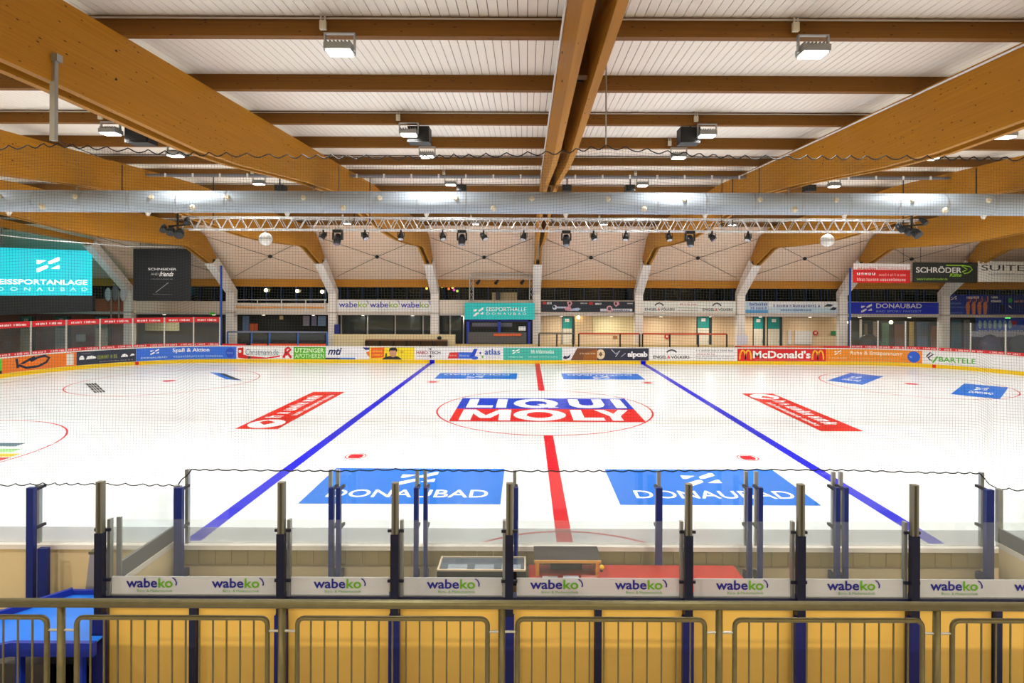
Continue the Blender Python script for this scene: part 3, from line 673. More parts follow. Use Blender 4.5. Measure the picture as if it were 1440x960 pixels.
guard('blue glazed barrier at the dark opening left of the wabeko banner', [320, 354, 379, 419, 460], 468, 40.5, (120, 126, 150), (60, 110, 200), True)
# things in the dark openings
for i, (x0, x1, y0, y1, D, c, lb) in enumerate([
    (341, 350, 444, 468, 43.5, (96, 120, 160), 'pale blue upright mat in the dark opening at the left'), (351, 356, 455, 466, 43.3, (176, 76, 30), 'narrow orange board beside the pale blue mat'),
    (357, 362, 455, 466, 43.4, (150, 60, 26), 'dark orange board in the dark opening'), (426, 435, 444, 458, 44.1, (150, 146, 170), 'first pale curtain panel left of the wabeko column'),
    (438, 445, 444, 458, 44.1, (120, 116, 150), 'second pale curtain panel left of the wabeko column'), (447, 458, 444, 458, 44.1, (110, 140, 180), 'third pale curtain panel beside the wabeko column'),
    (393, 398, 444, 449, 44.0, (200, 180, 120), 'small lit yellow poster in the dark opening'), (204, 252, 448, 465, 44.3, (216, 210, 170), 'cream board behind the left glass barrier'),
    (107, 120, 470, 480, 44.3, (220, 220, 226), 'small white notice behind the left glass barrier'), (178, 191, 462, 478, 43.8, (200, 212, 212), 'square pale sign beside a post of the left glass barrier'),
    (470, 477, 456, 480, 41.4, (30, 40, 130), 'narrow dark blue post pad beside the wabeko column'), (228, 236, 440.5, 443.5, 43, (60, 200, 70), 'small green exit sign below the left parapet') if False else (295, 301, 439, 442.5, 41.8, (90, 230, 60), 'small green exit sign beside the left blue pole'),
    (188, 192, 436, 440, 41.9, (240, 226, 190), 'small cream lamp box on the brown parapet')]):
    slab('wall_board', lb, 'board', x0, x1, y0, y1, D, c, .05)
for x, y, D, lb in ((374, 408, 44.3, 'first glowing bulb in the dark upper windows'), (418, 409, 44.3, 'second glowing bulb in the dark upper windows'), (453, 410, 44.3, 'third glowing bulb in the dark upper windows'),
                    (813.5, 446, 44.2, 'glowing round wall lamp right of the turquoise door'), (1190, 453, 43.9, 'yellow ceiling lamp at the right column of the lobby'), (1253, 453, 43.9, 'yellow ceiling lamp in the middle of the lobby')):
    p = W(x, y, D); t = thing('wall_lamp', p, lb, 'lamp')
    MB().ball(p, .13).build('globe', EM('lamp_glow_%d' % x, (255, 226, 160), 9.0), t, True); MB().box(p.x - .07, p.x + .07, p.y + .08, p.y + .2, p.z - .05, p.z + .05).build('mount', BLACK, t)
for x, y, c, lb in ((600, 405.5, (240, 220, 110), 'pale yellow party light left of the column by the kiosk'), (604, 402.5, (230, 50, 40), 'red party light left of the column by the kiosk'), (621.5, 403, (226, 226, 90), 'yellow-green party light right of the column'),
                    (631, 406, (220, 120, 50), 'orange party light among the yellow ones'), (636.5, 404, (240, 220, 110), 'bright yellow party light above the magenta one'), (638.5, 407.5, (210, 60, 180), 'magenta party light in the upper windows'), (643, 409, (170, 210, 80), 'green party light nearest the truss portal')):
    p = W(x, y, 44.25); t = thing('party_light', p, lb, 'lamp', 'coloured party lights in the upper windows')
    MB().ball(p, .10, nu=10, nv=6).build('bulb', EM('party_%d' % (x * 2), c, 1.1), t, True); MB().tube([p + Vector((0, 0, .09)), (p.x, p.y, H + .73)], .01, 4).build('cord', BLACK, t)
for x0, x1, y0, D, c, lb in ((1216, 1220, 455, 44.2, (120, 100, 60), 'narrow brown frame beside the pale lobby post'), (1228, 1233, 452, 44.2, (150, 130, 110), 'light brown frame left of the second barrier post'), (1258, 1272, 456, 44.3, (96, 60, 44), 'dark red-brown door in the middle of the lobby'),
                            (1290, 1306, 452, 44.3, (90, 110, 140), 'grey-blue window in the lobby beside the doorway frame'), (1356, 1364, 450, 44.2, (150, 150, 166), 'pale grey frame left of the blue lobby poster'), (1240, 1250, 454, 44.3, (80, 110, 90), 'greenish window panel under the second lobby lamp')):
    slab('lobby_board', lb, 'board', x0, x1, y0, 478, D, c, .05, z0=-.06)
# kiosk with turquoise banner
ks = thing('kiosk', (W(703, 0, 41).x, Y(41.4), 0), 'blue framed kiosk under the turquoise banner', 'kiosk')
zt = W(703, 450, 41.2).z
for x in (660, 704, 746): p = W(x, 0, 41.2); MB().box(p.x - .1, p.x + .1, Y(41.2), Y(41.4), -.06, zt).build('post', M((24, 50, 170)), ks)
a, b = W(657, 0, 41.2).x, W(750, 0, 41.2).x
MB().box(a, b, Y(41.2), Y(41.42), zt - .1, zt + .05).build('lintel', M((20, 40, 140)), ks)
MB().box(a, b, Y(41.95), Y(42.0), -.06, zt - .1).build('back_wall', BLACK, ks)
MB().box(W(665, 0, 41.3).x, W(722, 0, 41.3).x, Y(41.8), Y(41.9), W(0, 456, 41.8).z - 0.01, W(0, 451, 41.8).z).build('shutter', M((130, 130, 150)), ks)
MB().box(W(660, 0, 41.2).x, W(742, 0, 41.2).x, Y(41.18), Y(41.24), 1.2, W(703, 467, 41.2).z).build('counter_front', M((92, 90, 92)), ks)
MB().box(W(696, 0, 41.1).x, W(735, 0, 41.1).x, Y(41.1), Y(41.17), W(0, 469.5, 41.1).z, W(0, 466, 41.1).z).build('orange_counter_edge', M((226, 100, 50)), ks)
MB().box(W(731, 0, 41.2).x, W(741, 0, 41.2).x, Y(41.45), Y(41.5), W(0, 462, 41.4).z, W(0, 456, 41.4).z).build('white_sign', M(WT), ks)
CY = (40, 206, 206)
banner('kiosk_banner', 'turquoise EISSPORTHALLE banner over the blue kiosk', 'banner', 653, 752, 425.5, 449, 41.0, 41.0, CY,
       [('m', 666, 680, .18, .72, WT), ('t', 'EISSPORTHALLE', 684, 740, .5, .74, WT, .0), ('t', 'D O N A U B A D', 684, 740, .28, .42, WT, .0)], .12)
# light portal on the gallery above the kiosk
pt = thing('light_portal', (W(705, 0, 41.45).x, Y(41.45), zt), 'small truss portal with lamps above the turquoise kiosk banner', 'truss')
def lattice(mb, a, b, w, n, r=.022):
    a, b = Vector(a), Vector(b); d = (b - a).normalized(); u = Vector((0, 1, 0)); v = d.cross(u).normalized()
    cs = [(u * sx + v * sy) * w / 2 for sx, sy in ((-1, -1), (1, -1), (1, 1), (-1, 1))]
    for c in cs: mb.tube([a + c, b + c], r, 6)
    for k in range(4):
        c0, c1 = cs[k], cs[(k + 1) % 4]
        for i in range(n):
            p, q = a + (b - a) * i / n, a + (b - a) * (i + 1) / n
            mb.tube([p + (c0 if i % 2 else c1), q + (c1 if i % 2 else c0)], r * .6, 4)
    return mb
TR = M((214, 214, 212), .35, .5)
a, b, c, d = W(663, 425, 41.45), W(663, 387, 41.45), W(747, 387, 41.45), W(747, 425, 41.45); a.z = d.z = zt + .055
lattice(MB(), a, b, .26, 8).build('left_leg', TR, pt); lattice(MB(), d, c, .26, 8).build('right_leg', TR, pt); lattice(MB(), b, c, .26, 18).build('cross_truss', TR, pt)
for x in (673, 699, 735):
    p = W(x, 396, 41.2); MB().tube([p + Vector((-.1, -.12, -.12)), p + Vector((.06, .1, .1))], [.13, .09], 10).build('spotlight', BLACK, pt)
slab('cream_cabinet', 'cream cabinet on the gallery behind the turquoise kiosk banner', 'cabinet', 692, 727, 411, 426, 43.6, (226, 210, 170), .4, z0=3.345)
slab('dark_case', 'dark blue-grey case before the cream cabinet', 'case', 697, 703, 411, 425, 43.2, (52, 60, 76), .2, z0=3.345)
# parapet banners
DP = 41.94
wb = []
for i in range(3):
    x = 476.5 + 43.5 * i; wb += [('t', 'wabe', x, x + 26, .34, .86, (34, 50, 180), .012), ('t', 'ko', x + 27, x + 39.5, .34, .86, (150, 190, 30), .01), ('s', [(x + 39, .95), (x + 41, .85), (x + 41.5, .6)], .06, (34, 50, 180)), ('w', 12, x + 12, x + 38, .14, .22, (190, 210, 160))]
banner('parapet_banner', 'white parapet banner reading wabeko three times', 'banner', 474, 606, 421.5, 437.5, DP, DP, (240, 240, 242), wb, .03, 'parapet banners')
banner('parapet_banner', 'dark parapet banner with wrenches and pink shapes', 'banner', 761, 892, 423, 438.5, DP, DP, (22, 28, 46),
       [('s', [(777, .35), (782, .42), (800, .42)], .16, (190, 205, 230)), ('e', 780, .42, 3.2, .22, (200, 215, 235)), ('e', 779, .48, 1.6, .12, (22, 28, 46)), ('p', [(797, .95), (803, 1.0), (805, .8), (802, .5), (805, .1), (795, .15), (794, .35), (799, .55)], (214, 150, 170)), ('e', 801, .8, 1.5, .12, (60, 30, 40)),
        ('p', [(803, .3), (813, .4), (817, .3), (813, .12), (803, .14)], (170, 190, 225)), ('r', 763, 768, .7, .95, (190, 40, 44)), ('w', 5, 769, 776, .7, .95, WT), ('w', 8, 816, 826, .75, .9, (220, 220, 225)), ('r', 828, 834, .68, .92, (190, 40, 44)), ('w', 6, 836, 846, .66, .9, WT),
        ('p', [(863, .95), (870, .98), (871, .7), (866, .5), (863, .7)], (214, 150, 170)), ('e', 866, .78, 1.6, .12, (60, 30, 40)), ('r', 844, 889, .08, .32, (214, 218, 232)), ('e', 857, .3, 4.5, .3, (220, 170, 180)), ('e', 857, .32, 2.3, .16, (70, 60, 90)), ('w', 8, 862, 886, .1, .28, (40, 50, 80)), ('w', 6, 882, 890, .75, .88, (220, 220, 225))], .03, 'parapet banners')
ev = lambda x: [('s', [(x + 20 - 6, .62), (x + 16.5, .78), (x + 20, .86), (x + 23.5, .78), (x + 26, .62)], .12, (70, 70, 74)), ('t', 'ENGEL', x, x + 17, .16, .40, (60, 56, 58)), ('t', '&', x + 18, x + 21, .16, .40, RD), ('t', 'VÖLKERS', x + 22, x + 42, .16, .44, (60, 56, 58))]
banner('parapet_banner', 'white ENGEL & VÖLKERS parapet banner above the doors', 'banner', 902, 1035, 423.5, 439, DP, DP, (232, 236, 232),
       ev(907) + ev(988) + [('w', 8, 956, 980, .68, .85, (214, 130, 140)), ('w', 9, 954, 982, .38, .5, (170, 190, 170)), ('w', 9, 954, 982, .14, .26, (190, 150, 150))], .03, 'parapet banners')
banner('parapet_banner', 'pale blue and white parapet banner with navy writing', 'banner', 1044, 1178, 424, 440, DP, DP, (196, 220, 236),
       [('r', 1080, 1178, .5, 1, (232, 238, 242)), ('r', 1046, 1080, .0, .28, (90, 160, 214)), ('w', 8, 1054, 1080, .64, .94, (56, 70, 160)), ('w', 8, 1056, 1079, .34, .58, (80, 90, 170)), ('w', 18, 1086, 1154, .52, .8, (40, 70, 160)), ('w', 14, 1098, 1142, .2, .4, (50, 90, 170)), ('p', [(1158, .6), (1164, .84), (1172, .74), (1168, .6)], (40, 60, 70)), ('p', [(1166, .3), (1171, .55), (1177, .5), (1174, .28)], (40, 50, 60))], .03, 'parapet banners')
banner('parapet_banner', 'deep blue parapet banner reading DONAUBAD', 'banner', 1188, 1320, 424.8, 441, DP, DP, (16, 40, 214),
       [('m', 1211, 1226, .1, .85, WT), ('t', 'DONAUBAD', 1232, 1296, .5, .9, WT, .01), ('t', 'BAD SPORT FREIZEIT', 1232, 1296, .14, .32, (150, 180, 250), 0)], .03, 'parapet banners')
SK = (222, 130, 70)
ft = []
for i, x in enumerate((1361, 1369, 1377, 1385)):
    ft += [('p', [(x - 2, .02), (x - 3, .45), (x - 2, .62), (x + 2, .66), (x + 3, .4), (x + 2, .02)], SK), ('e', x, .74, 1.3, .09, (120, 66, 40)), ('s', [(x + 2, .6), (x + 4, .7), (x + 3.4, .92)], .05, SK)]
banner('parapet_banner', 'blue parapet banner with four figures in orange at the right edge', 'banner', 1334, 1450, 414, 442, DP, DP, (26, 50, 160),
       [('r', 1390, 1450, 0, 1, (18, 34, 120)), ('m', 1337, 1345, .72, .92, WT), ('w', 9, 1334, 1352, .52, .62, (120, 150, 230)), ('w', 12, 1334, 1358, .34, .42, (110, 140, 225)), ('w', 12, 1333, 1354, .06, .12, (110, 140, 225)), ('w', 8, 1359, 1377, .8, .94, WT)] + ft +
       [('w', 5, 1393, 1403, .82, .94, WT), ('w', 7, 1393, 1408, .62, .76, WT), ('r', 1407, 1411, .15, .5, (10, 14, 30)), ('e', 1420, .72, 3, .12, (60, 170, 90)), ('w', 8, 1426, 1446, .62, .74, (220, 160, 150)), ('p', [(1417, .5), (1421, .4), (1423, .3), (1419, .38)], (220, 220, 230))], .03, 'parapet banners')
slab('exit_sign', 'glowing green exit sign at the right edge under the blue banner', 'sign', 1414, 1421, 443.0, 447.5, 42.2, EM('exit_green', (90, 240, 110), 1.5), .05)
banner('lobby_poster', 'bright blue poster with white shapes in the lobby at the right edge', 'poster', 1372, 1452, 446, 466, 43.2, 43.2, (36, 84, 226),
       [('e', 1378 + 7 * i, .5, 2.6, .3, (170, 214, 250)) for i in range(7)] + [('p', [(1421, .75), (1431, .75), (1426, .35)], (214, 40, 70)), ('w', 14, 1376, 1445, .02, .12, WT)], .03)
slab('white_counter', 'white counter under the bright blue lobby poster', 'counter', 1372, 1452, 466, 474, 42.8, (222, 214, 236), .4)
slab('lobby_board', 'tan panel in the middle of the lobby', 'board', 1310, 1318, 458, 478, 43.9, (176, 110, 84), .05, z0=-.06)
slab('lobby_board', 'yellowish lit doorway frame in the lobby', 'board', 1279, 1285, 452, 480, 43.9, (170, 140, 70), .05, z0=-.06)
slab('lobby_board', 'pale post in the lobby between the two lamps', 'board', 1209, 1212, 449, 478, 43.9, (196, 186, 170), .05, z0=-.06)
slab('lobby_board', 'teal poster in the lobby right of the pale column', 'board', 1338, 1352, 450, 462, 43.9, (60, 110, 140), .05, z0=-.06)
for i, (x, y, rx, c, lb) in enumerate(((1222, 478, .9, (40, 36, 40), 'dark stacked bundle in the lobby beneath the first lamp'), (1392, 480, .8, (84, 76, 110), 'rounded dark violet cover left in the lobby at the right edge'), (1436, 478, .9, (70, 70, 84), 'rounded grey cover at the right edge in the lobby'))):
    p = W(x, y + 8, 41.6); tag(MB().ball((p.x, p.y, .95), rx, .5, 1.0, 14, 8).build('covered_bundle', M(c), None, True), lb, 'bundle')

# hanging banners, screen, net poles
banner('hanging_banner', 'square black hanging banner reading SCHNEIDER AND friends', 'banner', 187, 268, 349.5, 422.5, 38.0, 38.0, (26, 27, 33),
       [('t', 'SCHNEIDER', 208, 248, .585, .63, WT, .01), ('t', 'AND', 212, 223, .49, .535, (200, 200, 200), 0), ('t', 'friends', 224, 244, .47, .56, WT, .02, .4), ('w', 16, 212, 243, .405, .43, (130, 130, 134)), ('s', [(219, .16), (237, .35)], .012, (150, 150, 150)), ('w', 16, 215, 242, .115, .135, (120, 120, 124))], .05)
sc, mp = banner('led_screen', 'big turquoise LED screen reading EISSPORTANLAGE at the left edge', 'screen', -60, 129.5, 345.5, 415.5, 34.6, 38.6, (30, 200, 214),
       [('t', 'EISSPORTANLAGE', -6, 122, .235, .345, EM('screen_white', (245, 252, 252), 1.1), .02), ('t', 'D  O  N  A  U  B  A  D', -8, 122, .1, .175, EM('screen_pale', (200, 246, 246), .9), 0), ('m', 46, 80, .5, .83, EM('screen_white_b', (245, 252, 252), 1.1))], .35, emis=EM('screen_cyan', (30, 206, 222), .62))
q = [mp(u, v, -.02) for u, v in ((0, -.42), (1, -.36), (1, -.005), (0, -.005))]
mb = MB(); mb.add(q + [p + Vector((0, .3, 0)) for p in q], [(0, 1, 2, 3), (7, 6, 5, 4), (0, 4, 5, 1), (1, 5, 6, 2), (2, 6, 7, 3), (3, 7, 4, 0)]); mb.build('dark_lower_panel', M((30, 38, 48)), sc)
for u in (.3, .95):
    p = mp(u, 1.0, -.15); MB().tube([p, p + Vector((0, 0, 1.9))], .04, 6).build('hanger', M((120, 124, 130)), sc)
banner('hanging_banner', 'red and white hanging banner left of the dark one', 'banner', 1200, 1280, 370, 397.5, 38.0, 38.4, (220, 26, 30),
       [('r', 1200, 1280, .68, 1, (240, 234, 232)), ('w', 10, 1206, 1232, .66, .82, (220, 26, 30)), ('w', 14, 1234, 1276, .72, .84, (220, 120, 120)), ('w', 5, 1205, 1232, .4, .56, WT), ('w', 12, 1236, 1274, .36, .5, (250, 170, 165)), ('w', 22, 1205, 1274, .1, .26, (250, 200, 196))], .05, 'hanging banners on the right')
banner('hanging_banner', 'dark hanging banner reading SCHRÖDER with green fish outline', 'banner', 1284, 1374, 368.5, 397, 38.2, 38.6, (38, 40, 36),
       [('t', 'SCHRÖDER', 1288, 1352, .48, .82, (226, 226, 222), .02), ('t', 'Kälte', 1335, 1352, .30, .46, (160, 220, 40), .02, .3), ('t', 'www.kaelteschroeder.de', 1289, 1332, .12, .24, (150, 200, 50), 0), ('s', [(1330, .86), (1354, .86), (1364, .8), (1367, .66), (1362, .5), (1356, .46), (1353, .55), (1358, .62)], .05, (160, 220, 40)), ('s', [(1352, .84), (1360, .66)], .04, (160, 220, 40))], .05, 'hanging banners on the right')
banner('hanging_banner', 'white hanging banner reading SUITE at the right edge', 'banner', 1376, 1462, 367, 396, 38.4, 38.8, (240, 236, 228),
       [('t', 'SUITE', 1380, 1440, .54, .82, (40, 40, 42), .0), ('w', 14, 1390, 1440, .34, .42, (120, 118, 116))], .05, 'hanging banners on the right')
for x, lb in ((312.5, 'slim blue net pole at the left end of the far boards'), (1197, 'slim blue net pole at the right end of the far boards')):
    p = W(x, 0, 39.7); t = thing('net_pole', (p.x, p.y, 0), lb, 'pole', 'blue net poles')
    MB().tube([(p.x, p.y, -.06), (p.x, p.y, W(0, 372, 39.7).z)], .075, 8).build('pole', M((30, 80, 180)), t); MB().box(p.x - .15, p.x + .15, p.y - .15, p.y + .15, -.06, .0).build('base_plate', STEEL, t)
tag(MB().tube([W(-30, 327, 30), W(60, 337, 33), W(180, 346.5, 37), W(312, 348, 39.7)], .03, 6).build('net_cable', WHITE), 'thin white cable above the turquoise screen', 'cable')
# dark figure ornament on the brown parapet
fg = thing('wall_ornament', W(163, 424, 41.6), 'dark winged ornament with two thin poles beside the black banner', 'ornament')
c = W(162.5, 412, 41.6); MB().ball(c, .26, .16, .6).build('body', M((116, 114, 118)), fg, True); MB().ball(c + Vector((0, 0, .62)), .2, .16, .2).build('head', M((96, 104, 112)), fg, True)
MB().tube([c + Vector((0, -.12, .62)), c + Vector((0, -.3, .58))], [.07, .01], 6).build('beak', M((220, 180, 50)), fg)
for sx in (-1, 1):
    MB().ball(c + Vector((sx * .55, 0, -.1)), .24, .08, .5).build('wing', M((200, 196, 200)), fg, True)
    x = c.x + sx * .28; MB().tube([(x, c.y - .05, c.z + .2), (x, c.y - .05, 2.6)], .05, 6).build('pole', M((150, 140, 132)), fg)

# ------------------------------------------------------------------ roof lights (these light the hall), loudspeakers
LENS = EM('floodlight_lens', (255, 252, 244), 6.0); HOUS = M((150, 152, 150), .4, .5)
LROWS = [3.9, 9.2, 14.5, 17.15, 22.45, 28.15, 33.45]
fl0 = None
def side(x): return ('left' if x < 0 else 'right')
for r, D in enumerate(LROWS):
    for X in (-26.25, -18.75, -11.25, -3.75, 3.75, 11.25, 18.75, 26.25):
        z = roofz(D)
        lab = 'white glowing floodlight, %s lamp row, %s bay %s of centre beam' % (ORD[r], ORD[int(abs(X) // 7.5)], side(X))
        base = Vector((X, Y(D) - .17, z - .36))
        if fl0 is None:
            t = thing('floodlight', base, lab, 'floodlight', 'roof floodlights'); fl0 = t
            MB().box(X - .21, X + .21, base.y - .15, base.y + .15, base.z + .06, base.z + .16).build('housing', HOUS, t)
            for i in range(7): MB().box(X - .19 + i * .06, X - .175 + i * .06, base.y - .13, base.y + .13, base.z + .161, base.z + .21).build('cooling_fin', HOUS, t)
            MB().box(X - .18, X + .18, base.y - .125, base.y + .125, base.z + .03, base.z + .059).build('lens', LENS, t)
            for sx in (-1, 1): MB().box(X + sx * .235 - .012, X + sx * .235 + .012, base.y - .03, base.y + .03, base.z + .08, base.z + .34).build('bracket', STEEL, t)
            MB().box(X - .245, X + .245, base.y - .03, base.y + .03, base.z + .34, base.z + .359).build('bracket_bar', STEEL, t)
            MB().box(X - .32, X - .22, base.y - .02, base.y + .04, base.z + .42, base.z + .56).build('junction_box', M((214, 206, 180)), t)
            for dx in (-.30, -.24): MB().tube([(X + dx, base.y, base.z + .56), (X + dx, base.y, base.z + .64)], .013, 6).build('cable', COND, t)
        else:
            t = copy_tree(fl0); t.location = base; t['label'] = lab
        ld = bpy.data.lights.new('floodlight_light', 'AREA'); ld.shape = 'RECTANGLE'; ld.size = .36; ld.size_y = .25; ld.energy = LAMP_W * (.45 if D == 17.15 else (1.35 if D > 25 else .92)); ld.color = (1.0, .975, .94); ld.spread = math.radians(168 if D > 25 else (62 if D == 17.15 else 145))
        lo = bpy.data.objects.new('floodlight_light', ld); col.objects.link(lo); lo.parent = t; lo.location = (0, 0, .02)
GLOW = EM('downlight_glow', (255, 240, 214), 4.0)
for i in range(-8, 8):
    X = i * 3.75 + 1.9; p = Vector((X, Y(43.0), 3.16)); t = thing('gallery_downlight', (X, Y(43.0), 3.05), 'round downlight under the gallery, %s from the left' % ORD[i + 8], 'lamp', 'downlights under the gallery')
    MB().tube([p, p + Vector((0, 0, -.07))], [.15, .13], 12).build('rim', WHITE, t); MB().tube([p + Vector((0, 0, -.071)), p + Vector((0, 0, -.085))], .11, 12).build('diffuser', GLOW, t)
    ld = bpy.data.lights.new('downlight_light', 'AREA'); ld.shape = 'DISK'; ld.size = .22; ld.energy = 42 if -1 < i < 5 else (20 if i < -5 or i > 4 else 5); ld.color = (1, .9, .76)
    lo = bpy.data.objects.new('downlight_light', ld); col.objects.link(lo); lo.parent = t; lo.location = (0, 0, -.03)
for i in range(-3, 4):
    X = i * S + S / 2; t = thing('rear_floodlight', (X, Y(-10.9), 7.6), 'warm floodlight on the rear wall of the stand, %s from the left' % ORD[i + 3], 'floodlight', 'rear wall floodlights')
    MB().box(X - .4, X + .4, Y(-10.99), Y(-10.80), 7.5, 7.9).build('housing', HOUS, t); MB().box(X - .36, X + .36, Y(-10.80), Y(-10.785), 7.53, 7.87).build('lens', LENS, t)
    ld = bpy.data.lights.new('rear_light', 'AREA'); ld.shape = 'RECTANGLE'; ld.size = .7; ld.size_y = .3; ld.energy = REAR_W; ld.color = (1, .84, .56)
    lo = bpy.data.objects.new('rear_light', ld); col.objects.link(lo); lo.parent = t; lo.location = (0, .14, .1); lo.rotation_euler = (math.radians(72), 0, 0)
def speaker(x, y, D, w, h, lab):
    p = W(x, y, D); t = thing('loudspeaker', p, lab, 'loudspeaker', 'roof loudspeakers')
    MB().box(p.x - w / 2, p.x + w / 2, p.y - .2, p.y + .2, p.z - h / 2, p.z + h / 2).build('cabinet', BLACK, t)
    MB().box(p.x - w / 2 + .03, p.x + w / 2 - .03, p.y - .215, p.y - .2, p.z - h / 2 + .03, p.z + h / 2 - .03).build('grille', M((30, 30, 32), .7), t)
    hy = min(PD, key=lambda q: abs(q - D)); hy = Y(hy) + (.05 if hy < D else -.05)
    MB().tube([(p.x, hy, p.z + h / 2 - .02), (p.x, hy, roofz(D) + .03)], .025, 6).build('hanger', BLACK, t)
speaker(590, 191, 14.72, .55, .40, 'black loudspeaker beside the floodlight left of the centre beam'); speaker(968, 192, 14.72, .50, .40, 'black loudspeaker beside the floodlight right of the centre beam')
speaker(199, 192, 14.72, .6, .40, 'black loudspeaker under the huge upper left beam')
for x, lb in ((649.5, 'small black loudspeaker above the duct, left of the centre beam'), (797, 'small black loudspeaker above the duct at the centre beam'), (885.5, 'small black loudspeaker above the duct, right of the centre beam'), (1138, 'small black loudspeaker above the duct under the right beam'), (395, 'small black loudspeaker above the duct, further left')):
    speaker(x, 265, 22.6, .36, .24, lb)
# cable tray with clips
ct = thing('cable_tray', (0, Y(20.9), roofz(20.9) - .2), 'grey cable tray with pale clips above the duct', 'cable tray')
zt_ = roofz(21) - .16
for n in range(-4, 4): MB().box(n * S + .26, (n + 1) * S - .26, Y(20.85), Y(21.1), zt_ - .06, zt_).build('tray', M((120, 124, 132), .5, .3), ct)
for i in range(-29, 30):
    if abs((i % 7.5)) > .4: MB().box(i - .03, i + .03, Y(20.82), Y(20.85), zt_ - .12, zt_ + .02).build('clip', WHITE, ct)
# hangers under the near beam
hg = thing('net_hanger', W(76, 140, 8.4), 'galvanised hanger bar fixed to the huge upper left beam', 'hanger')
p, q = W(76, 82, 7.82), W(80, 204, 8.88); q.z = W(78, 198, 7.82).z
MB().box(p.x - .035, p.x + .035, p.y - .03, p.y + .03, q.z, p.z).build('bar', STEEL, hg); MB().box(p.x - .08, p.x + .08, p.y - .05, p.y + .05, p.z - .05, p.z + .05).build('top_clamp', STEEL, hg)
MB().tube([(p.x, p.y, q.z + .02), (p.x, q.y, q.z - .03)], .006, 5).build('tie_cord', BLACK, hg)
p = W(852, 205, 8.9); tag(MB().tube([(p.x, p.y, p.z), (p.x, p.y, roofz(8.9))], .012, 6).build('hanger_rod', STEEL), 'thin hanger rod right of the centre beam', 'rod')

# ------------------------------------------------------------------ ventilation duct
DD = 18.0; dz = H + 2.80; DR = .345
du = thing('ventilation_duct', (0, Y(DD), dz), 'long round silver ventilation duct crossing the hall', 'duct')
MB().tube([(-40 + i * 4, Y(DD), dz) for i in range(21)], DR, 24).build('pipe', M((160, 172, 184), .6, .15, .05, 1.5), du, True)
for i in range(-26, 27): MB().tube([(i * 1.5 + .3, Y(DD), dz), (i * 1.5 + .35, Y(DD), dz)], DR + .008, 24).build('seam_band', M((160, 166, 172), .4, .6), du)
NZ = M((206, 196, 170), .5)
for i in range(-12, 12):
    x = W(749, 0, DD).x + i * 2.36; a = math.radians(14)
    d = Vector((0, -math.cos(a), math.sin(a))); p = Vector((x, Y(DD), dz)) + d * (DR - .01)
    MB().tube([p, p + d * .07], [.085, .06], 10).build('nozzle', NZ, du)
for i in range(-6, 6):
    x = W(696, 0, DD).x + i * 4.68; a = math.radians(-38)
    d = Vector((0, -math.cos(a), math.sin(a))); p = Vector((x, Y(DD), dz)) + d * (DR - .01)
    MB().tube([p, p + d * .08], [.10, .07], 10).build('nozzle', NZ, du)
for i in range(-6, 6):
    x = W(601, 0, DD).x + i * 4.4; p = Vector((x, Y(DD), dz - DR + .01)); MB().tube([p, p + Vector((0, 0, -.12))], [.09, .04], 10).build('bottom_nozzle', M((226, 224, 216)), du)
for n in range(-5, 6): MB().tube([(n * S, Y(DD), dz + DR - .02), (n * S, Y(DD), H + 3.34)], .02, 6).build('hanger', STEEL, du)

# ------------------------------------------------------------------ lighting truss with lamps
TD = 22.0; z0 = W(740, 316, TD).z
x0, x1 = W(262, 0, TD).x, W(1288, 0, TD).x
tr = thing('lighting_truss', ((x0 + x1) / 2, Y(TD), z0), 'long silver lighting truss hanging below the duct', 'truss')
n = 14
for i in range(n):
    a, b = x0 + (x1 - x0) * i / n, x0 + (x1 - x0) * (i + 1) / n
    lattice(MB(), (a, Y(TD), z0), (b, Y(TD), z0), .46, 8, .026).build('truss_section', TR, tr)
for x in (498, 520, 776, 1015, 1030, 300, 1270):
    p = W(x, 306, TD); MB().tube([(p.x, p.y, z0), (p.x, p.y, roofz(TD))], .018, 6).build('hanger', BLACK, tr)
def moving_head(x, lab, s=1.0):
    p = W(x, 0, TD); p.y -= .23; zt = z0 - .25; t = thing('moving_head_light', (p.x, p.y, zt), lab, 'stage light', 'stage lights on the truss')
    MB().box(p.x - .16 * s, p.x + .16 * s, p.y - .14, p.y + .14, zt - .10, zt).build('base', BLACK, t)
    for sx in (-1, 1): MB().box(p.x + sx * .17 * s - .025, p.x + sx * .17 * s + .025, p.y - .06, p.y + .06, zt - .38 * s, zt - .10).build('yoke_arm', BLACK, t)
    MB().tube([(p.x, p.y - .12, zt - .56 * s), (p.x, p.y - .04, zt - .36 * s), (p.x, p.y + .06, zt - .18 * s)], [.12 * s, .15 * s, .10 * s], 14).build('head', M((34, 38, 46), .3), t, True)
    MB().tube([(p.x, p.y - .125, zt - .573 * s), (p.x, p.y - .12, zt - .561 * s)], .10 * s, 14).build('lens', M((120, 130, 146), .1), t)
